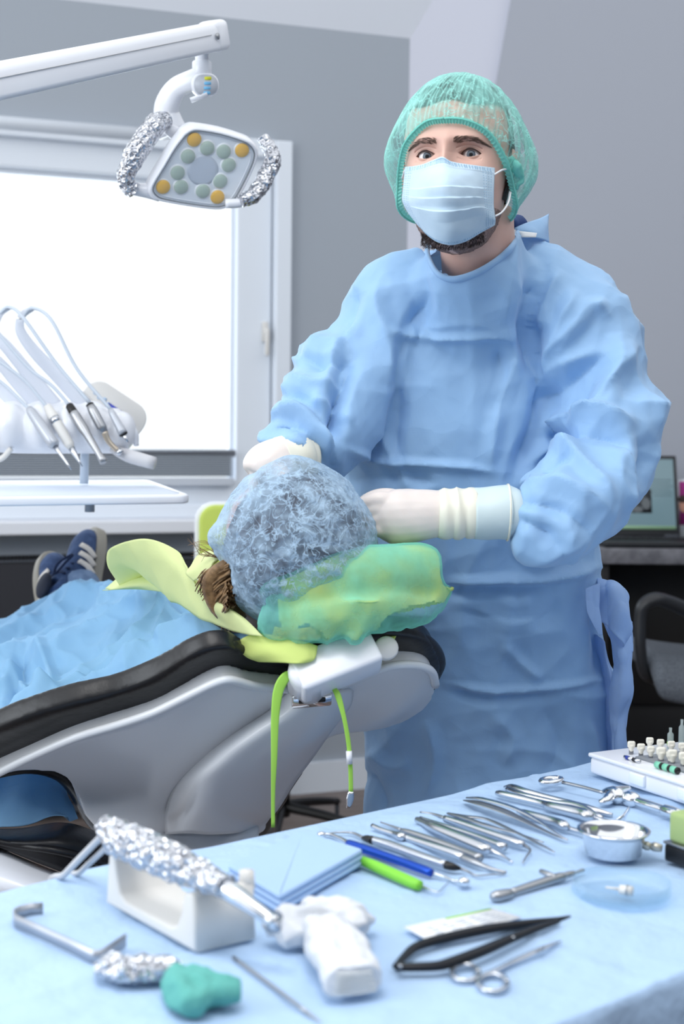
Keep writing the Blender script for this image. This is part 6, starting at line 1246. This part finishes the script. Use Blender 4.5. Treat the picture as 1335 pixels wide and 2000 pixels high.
mk('screen_photo', xf(box((.062, -.02, .0013), (.068, .085, .0006), 0, 1), LM), mat('screen_dark', (46, 48, 52), .3), sc_)
mk('screen_photo_detail', join(*[xf(ball((.062+dx, -.02+dy, .0018), (rx_, ry_, .0006), 16, 6), LM) for dx, dy, rx_, ry_ in ((-.01, .02, .022, .018), (.015, -.01, .016, .022), (-.015, -.03, .02, .012))]), mat('screen_mid', (90, 96, 100), .3), sc_)
mk('taskbar', xf(box((0, -hh/2+.02, .0013), (sw-.026, .012, .0006), 0, 1), LM), mat('taskbar_green', (140, 176, 140), .3), sc_)
mk('text_lines', join(*[xf(box((.13+.002*(k % 3), .055-.011*k, .0013), (.075-.012*(k % 2), .0016, .0004), 0, 1), LM) for k in range(6)]), mat('screen_text', (60, 76, 84), .3), sc_)
bpy.data.objects['text_lines']['kind'] = 'stuff'
for i in (0,): mk('hinge', box((s_b.x-.03, LYl+.075, dz0+.028), (.05, .014, .014), .003), M_['darkgrey'], lap)
# magazine and papers
mg = P(1326, 975, 4.88); mag = thing('leaflet', 'magenta leaflet with a small portrait photo standing behind the laptop at right', 'leaflet', (mg.x+.062, 4.88, dz0))
zb_ = dz0; zt_ = P(1326, 936, 4.88).z; MM = fr((mg.x+.062, 4.88, (zb_+zt_)/2), (1, 0, 0), (0, -1, .12))
mk('backing', xf(box((0, 0, -.003), (.13, zt_-zb_, .004), 0, 1), MM), M_['pvc'], mag)
lm = mk('magenta_print', xf(box((.0, .028, 0), (.122, .15, .001), 0, 1), MM), mat('magenta_print', (172, 60, 140), .4), mag)
mk('portrait', xf(ball((-.045, .02, .001), (.018, .026, .001), 20, 6), MM), mat('portrait_skin', (206, 150, 130), .5), lm)
mk('portrait_hair', xf(ball((-.045, .042, .0016), (.022, .014, .001), 20, 6), MM), mat('portrait_hair', (56, 36, 34), .5), lm)
mk('side_photo', xf(box((.012, .01, .001), (.022, .07, .001), 0, 1), MM), bpy.data.materials['portrait_skin'], lm)
tag(mk('paper_stack', box((mg.x+.16, 4.80, dz0+.006), (.18, .14, .012), .001, 1), mat('paper_grey', (176, 178, 184), .7)), 'low stack of pale grey papers on the desk right of the laptop', 'papers')
# office chair at the right
cY = 4.05
oc = thing('office_chair', 'dark office chair with black loop armrest and speckled grey seat at right', 'chair', (P(1400, 1300, cY).x, cY+.1, 0))
fab = mat('speckled_grey_fabric', (66, 70, 78), .9, mott=((96, 102, 110), 260))
sp0 = P(1262, 1290, cY); sxz = sp0.z
v, f = remesh(box((sp0.x+.27, cY+.10, sxz-.035), (.54, .48, .075), .03, 4), .012, 6); q = v-np.array([sp0.x+.27, cY+.1, sxz]); v[:, 2] += -.09*np.clip((-.10-q[:, 1])/.18, 0, 1)**1.5*1.0+.03*(np.abs(q[:, 0])/.27)**2
mk('seat', (v, f), fab, oc)
mk('seat_shell', box((sp0.x+.27, cY+.12, sxz-.085), (.44, .38, .03), .012, 2), M_['black'], oc)
arm_p = [P(1300, 1330, cY+.05), P(1262, 1320, cY-.02), P(1250, 1270, cY-.04), P(1250, 1210, cY-.04), P(1256, 1182, cY-.04), P(1280, 1170, cY-.03), P(1310, 1178, cY+.0), P(1360, 1198, cY+.04), P(1440, 1215, cY+.12)]
mk('arm_frame', tube(arm_p, [.014, .014, .014, .014, .015, .017, .019, .020, .016], 14, 6, flat=(1, 1.3)), mat('arm_black', (36, 38, 42), .35), oc)
ccx = sp0.x+.27
mk('back', remesh(box((ccx+.33, cY+.14, sxz+.32), (.06, .44, .5), .03, 3), .012, 6), fab, oc)
mk('back_bracket', tube([(ccx, cY+.2, sxz-.08), (ccx+.34, cY+.16, sxz-.05), (ccx+.37, cY+.15, sxz+.2)], .02, 12, 4), M_['black'], oc)
mk('gas_column', tube([(ccx, cY+.12, .1), (ccx, cY+.12, sxz-.09)], [.03, .022], 16, 1), M_['black'], oc)
def star(cx, cy, rad, parent, a0=0, h=.09, r=.02):
    for k in range(5):
        a = a0+k*2*math.pi/5; e = Vector((cx+rad*math.cos(a), cy+rad*math.sin(a), h-.02))
        mk('base_leg', tube([(cx, cy, h+.02), tuple((Vector((cx, cy, h+.02))+e)/2+Vector((0, 0, .006))), tuple(e)], [r*1.1, r, r*.8], 12, 3, flat=(.8, 1)), M_['black'], parent)
        mk('caster', lathe([(.024, -.018), (.027, -.012), (.027, .012), (.024, .018)], 18, Matrix.Translation((e.x, e.y, .0275)) @ Matrix.Rotation(a+R(20), 4, 'Z') @ Matrix.Rotation(R(90), 4, 'X')), M_['black'], parent)
        mk('caster_stem', tube([(e.x, e.y, .04), (e.x, e.y, h-.015)], .007, 8, 1), M_['darkgrey'], parent)
star(ccx, cY+.12, .28, oc, .3)
# stool glimpsed below the chair
sx_, sy_ = P(612, 1500, 4.3).x, 4.3
stool = thing('rolling_stool', 'black rolling stool with a star base behind the dental chair', 'stool', (sx_-.08, sy_, 0))
star(sx_-.10, sy_, .28, stool, -.35, .13, .018)
stool_x = sx_-.10
mk('gas_column', tube([(stool_x, sy_, .12), (stool_x, sy_, .56)], [.03, .022], 16, 1), M_['black'], stool)
limeup = mat('lime_upholstery', (190, 208, 92), .6, bump=[('noise', 40, .15, .003)])
mk('seat', lathe([(.001, .56), (.17, .56), (.19, .575), (.19, .61), (.17, .63), (.001, .635)], 32, Matrix.Translation((stool_x, sy_, 0))), M_['black'], stool)
bq = P(414, 1040, 3.9)
lc = thing('lime_chair', 'lime green padded chair back with white edge under the window', 'chair', (bq.x+.12, 4.05, 0))
BMx = fr((bq.x+.16, 3.95, P(410, 1050, 3.95).z-.12), (1, .1, 0), (0, -1, .15))
mk('backrest', xf(prism(roundpoly(.40, .42, .045), .045, .014, 3), BMx), limeup, lc)
mk('back_shell', xf(prism(roundpoly(.425, .445, .055), -.02, .006, 3), BMx), M_['white'], lc)
mk('seat', box((bq.x+.05, 3.78, .52), (.3, .4, .06), .02, 3), limeup, lc)
mk('column', tube([(bq.x+.16, 3.85, .12), (bq.x+.16, 3.85, .5)], .025, 14, 1), M_['steel_satin'], lc)
mk('back_stem', tube([(bq.x+.16, 3.85, .5), (bq.x+.16, 4.02, .55), (bq.x+.16, 4.0, .8)], .016, 12, 4), M_['steel_satin'], lc)
mk('base_disc', lathe([(.15, 0), (.15, .012), (.03, .03), (.025, .13)], 32, Matrix.Translation((bq.x+.16, 3.85, 0))), M_['steel_satin'], lc)
# cables and a grey box under the desk
cabm = mat('black_cable', (18, 18, 20), .5)
cbx = P(1300, 1450, 4.9)
for k, pts in enumerate([[(1225, 1370), (1240, 1420), (1262, 1400), (1250, 1372), (1232, 1400), (1245, 1460), (1230, 1500)], [(1262, 1380), (1270, 1440), (1290, 1470), (1330, 1440)], [(1234, 1390), (1225, 1440), (1250, 1480), (1280, 1440), (1268, 1390), (1300, 1350)]]):
    t = mk('cable', tube([P(x, y, 4.95+.02*k) for x, y in pts]+[tuple(P(pts[-1][0], 1560, 4.96+.02*k))], .006, 8, 6), cabm)
    tag(t, ('black cable looping below the desk at its left side', 'black cable hanging in a low arc below the desk', 'black cable tangled in the middle of the cable loops')[k], 'cable')
gb = P(1300, 1470, 4.9); tag(mk('cable_box', box((gb.x+.06, 4.86, .10), (.26, .12, .20), .01, 2), mat('box_grey', (92, 94, 98), .6)), 'grey box standing on the floor under the desk', 'box')
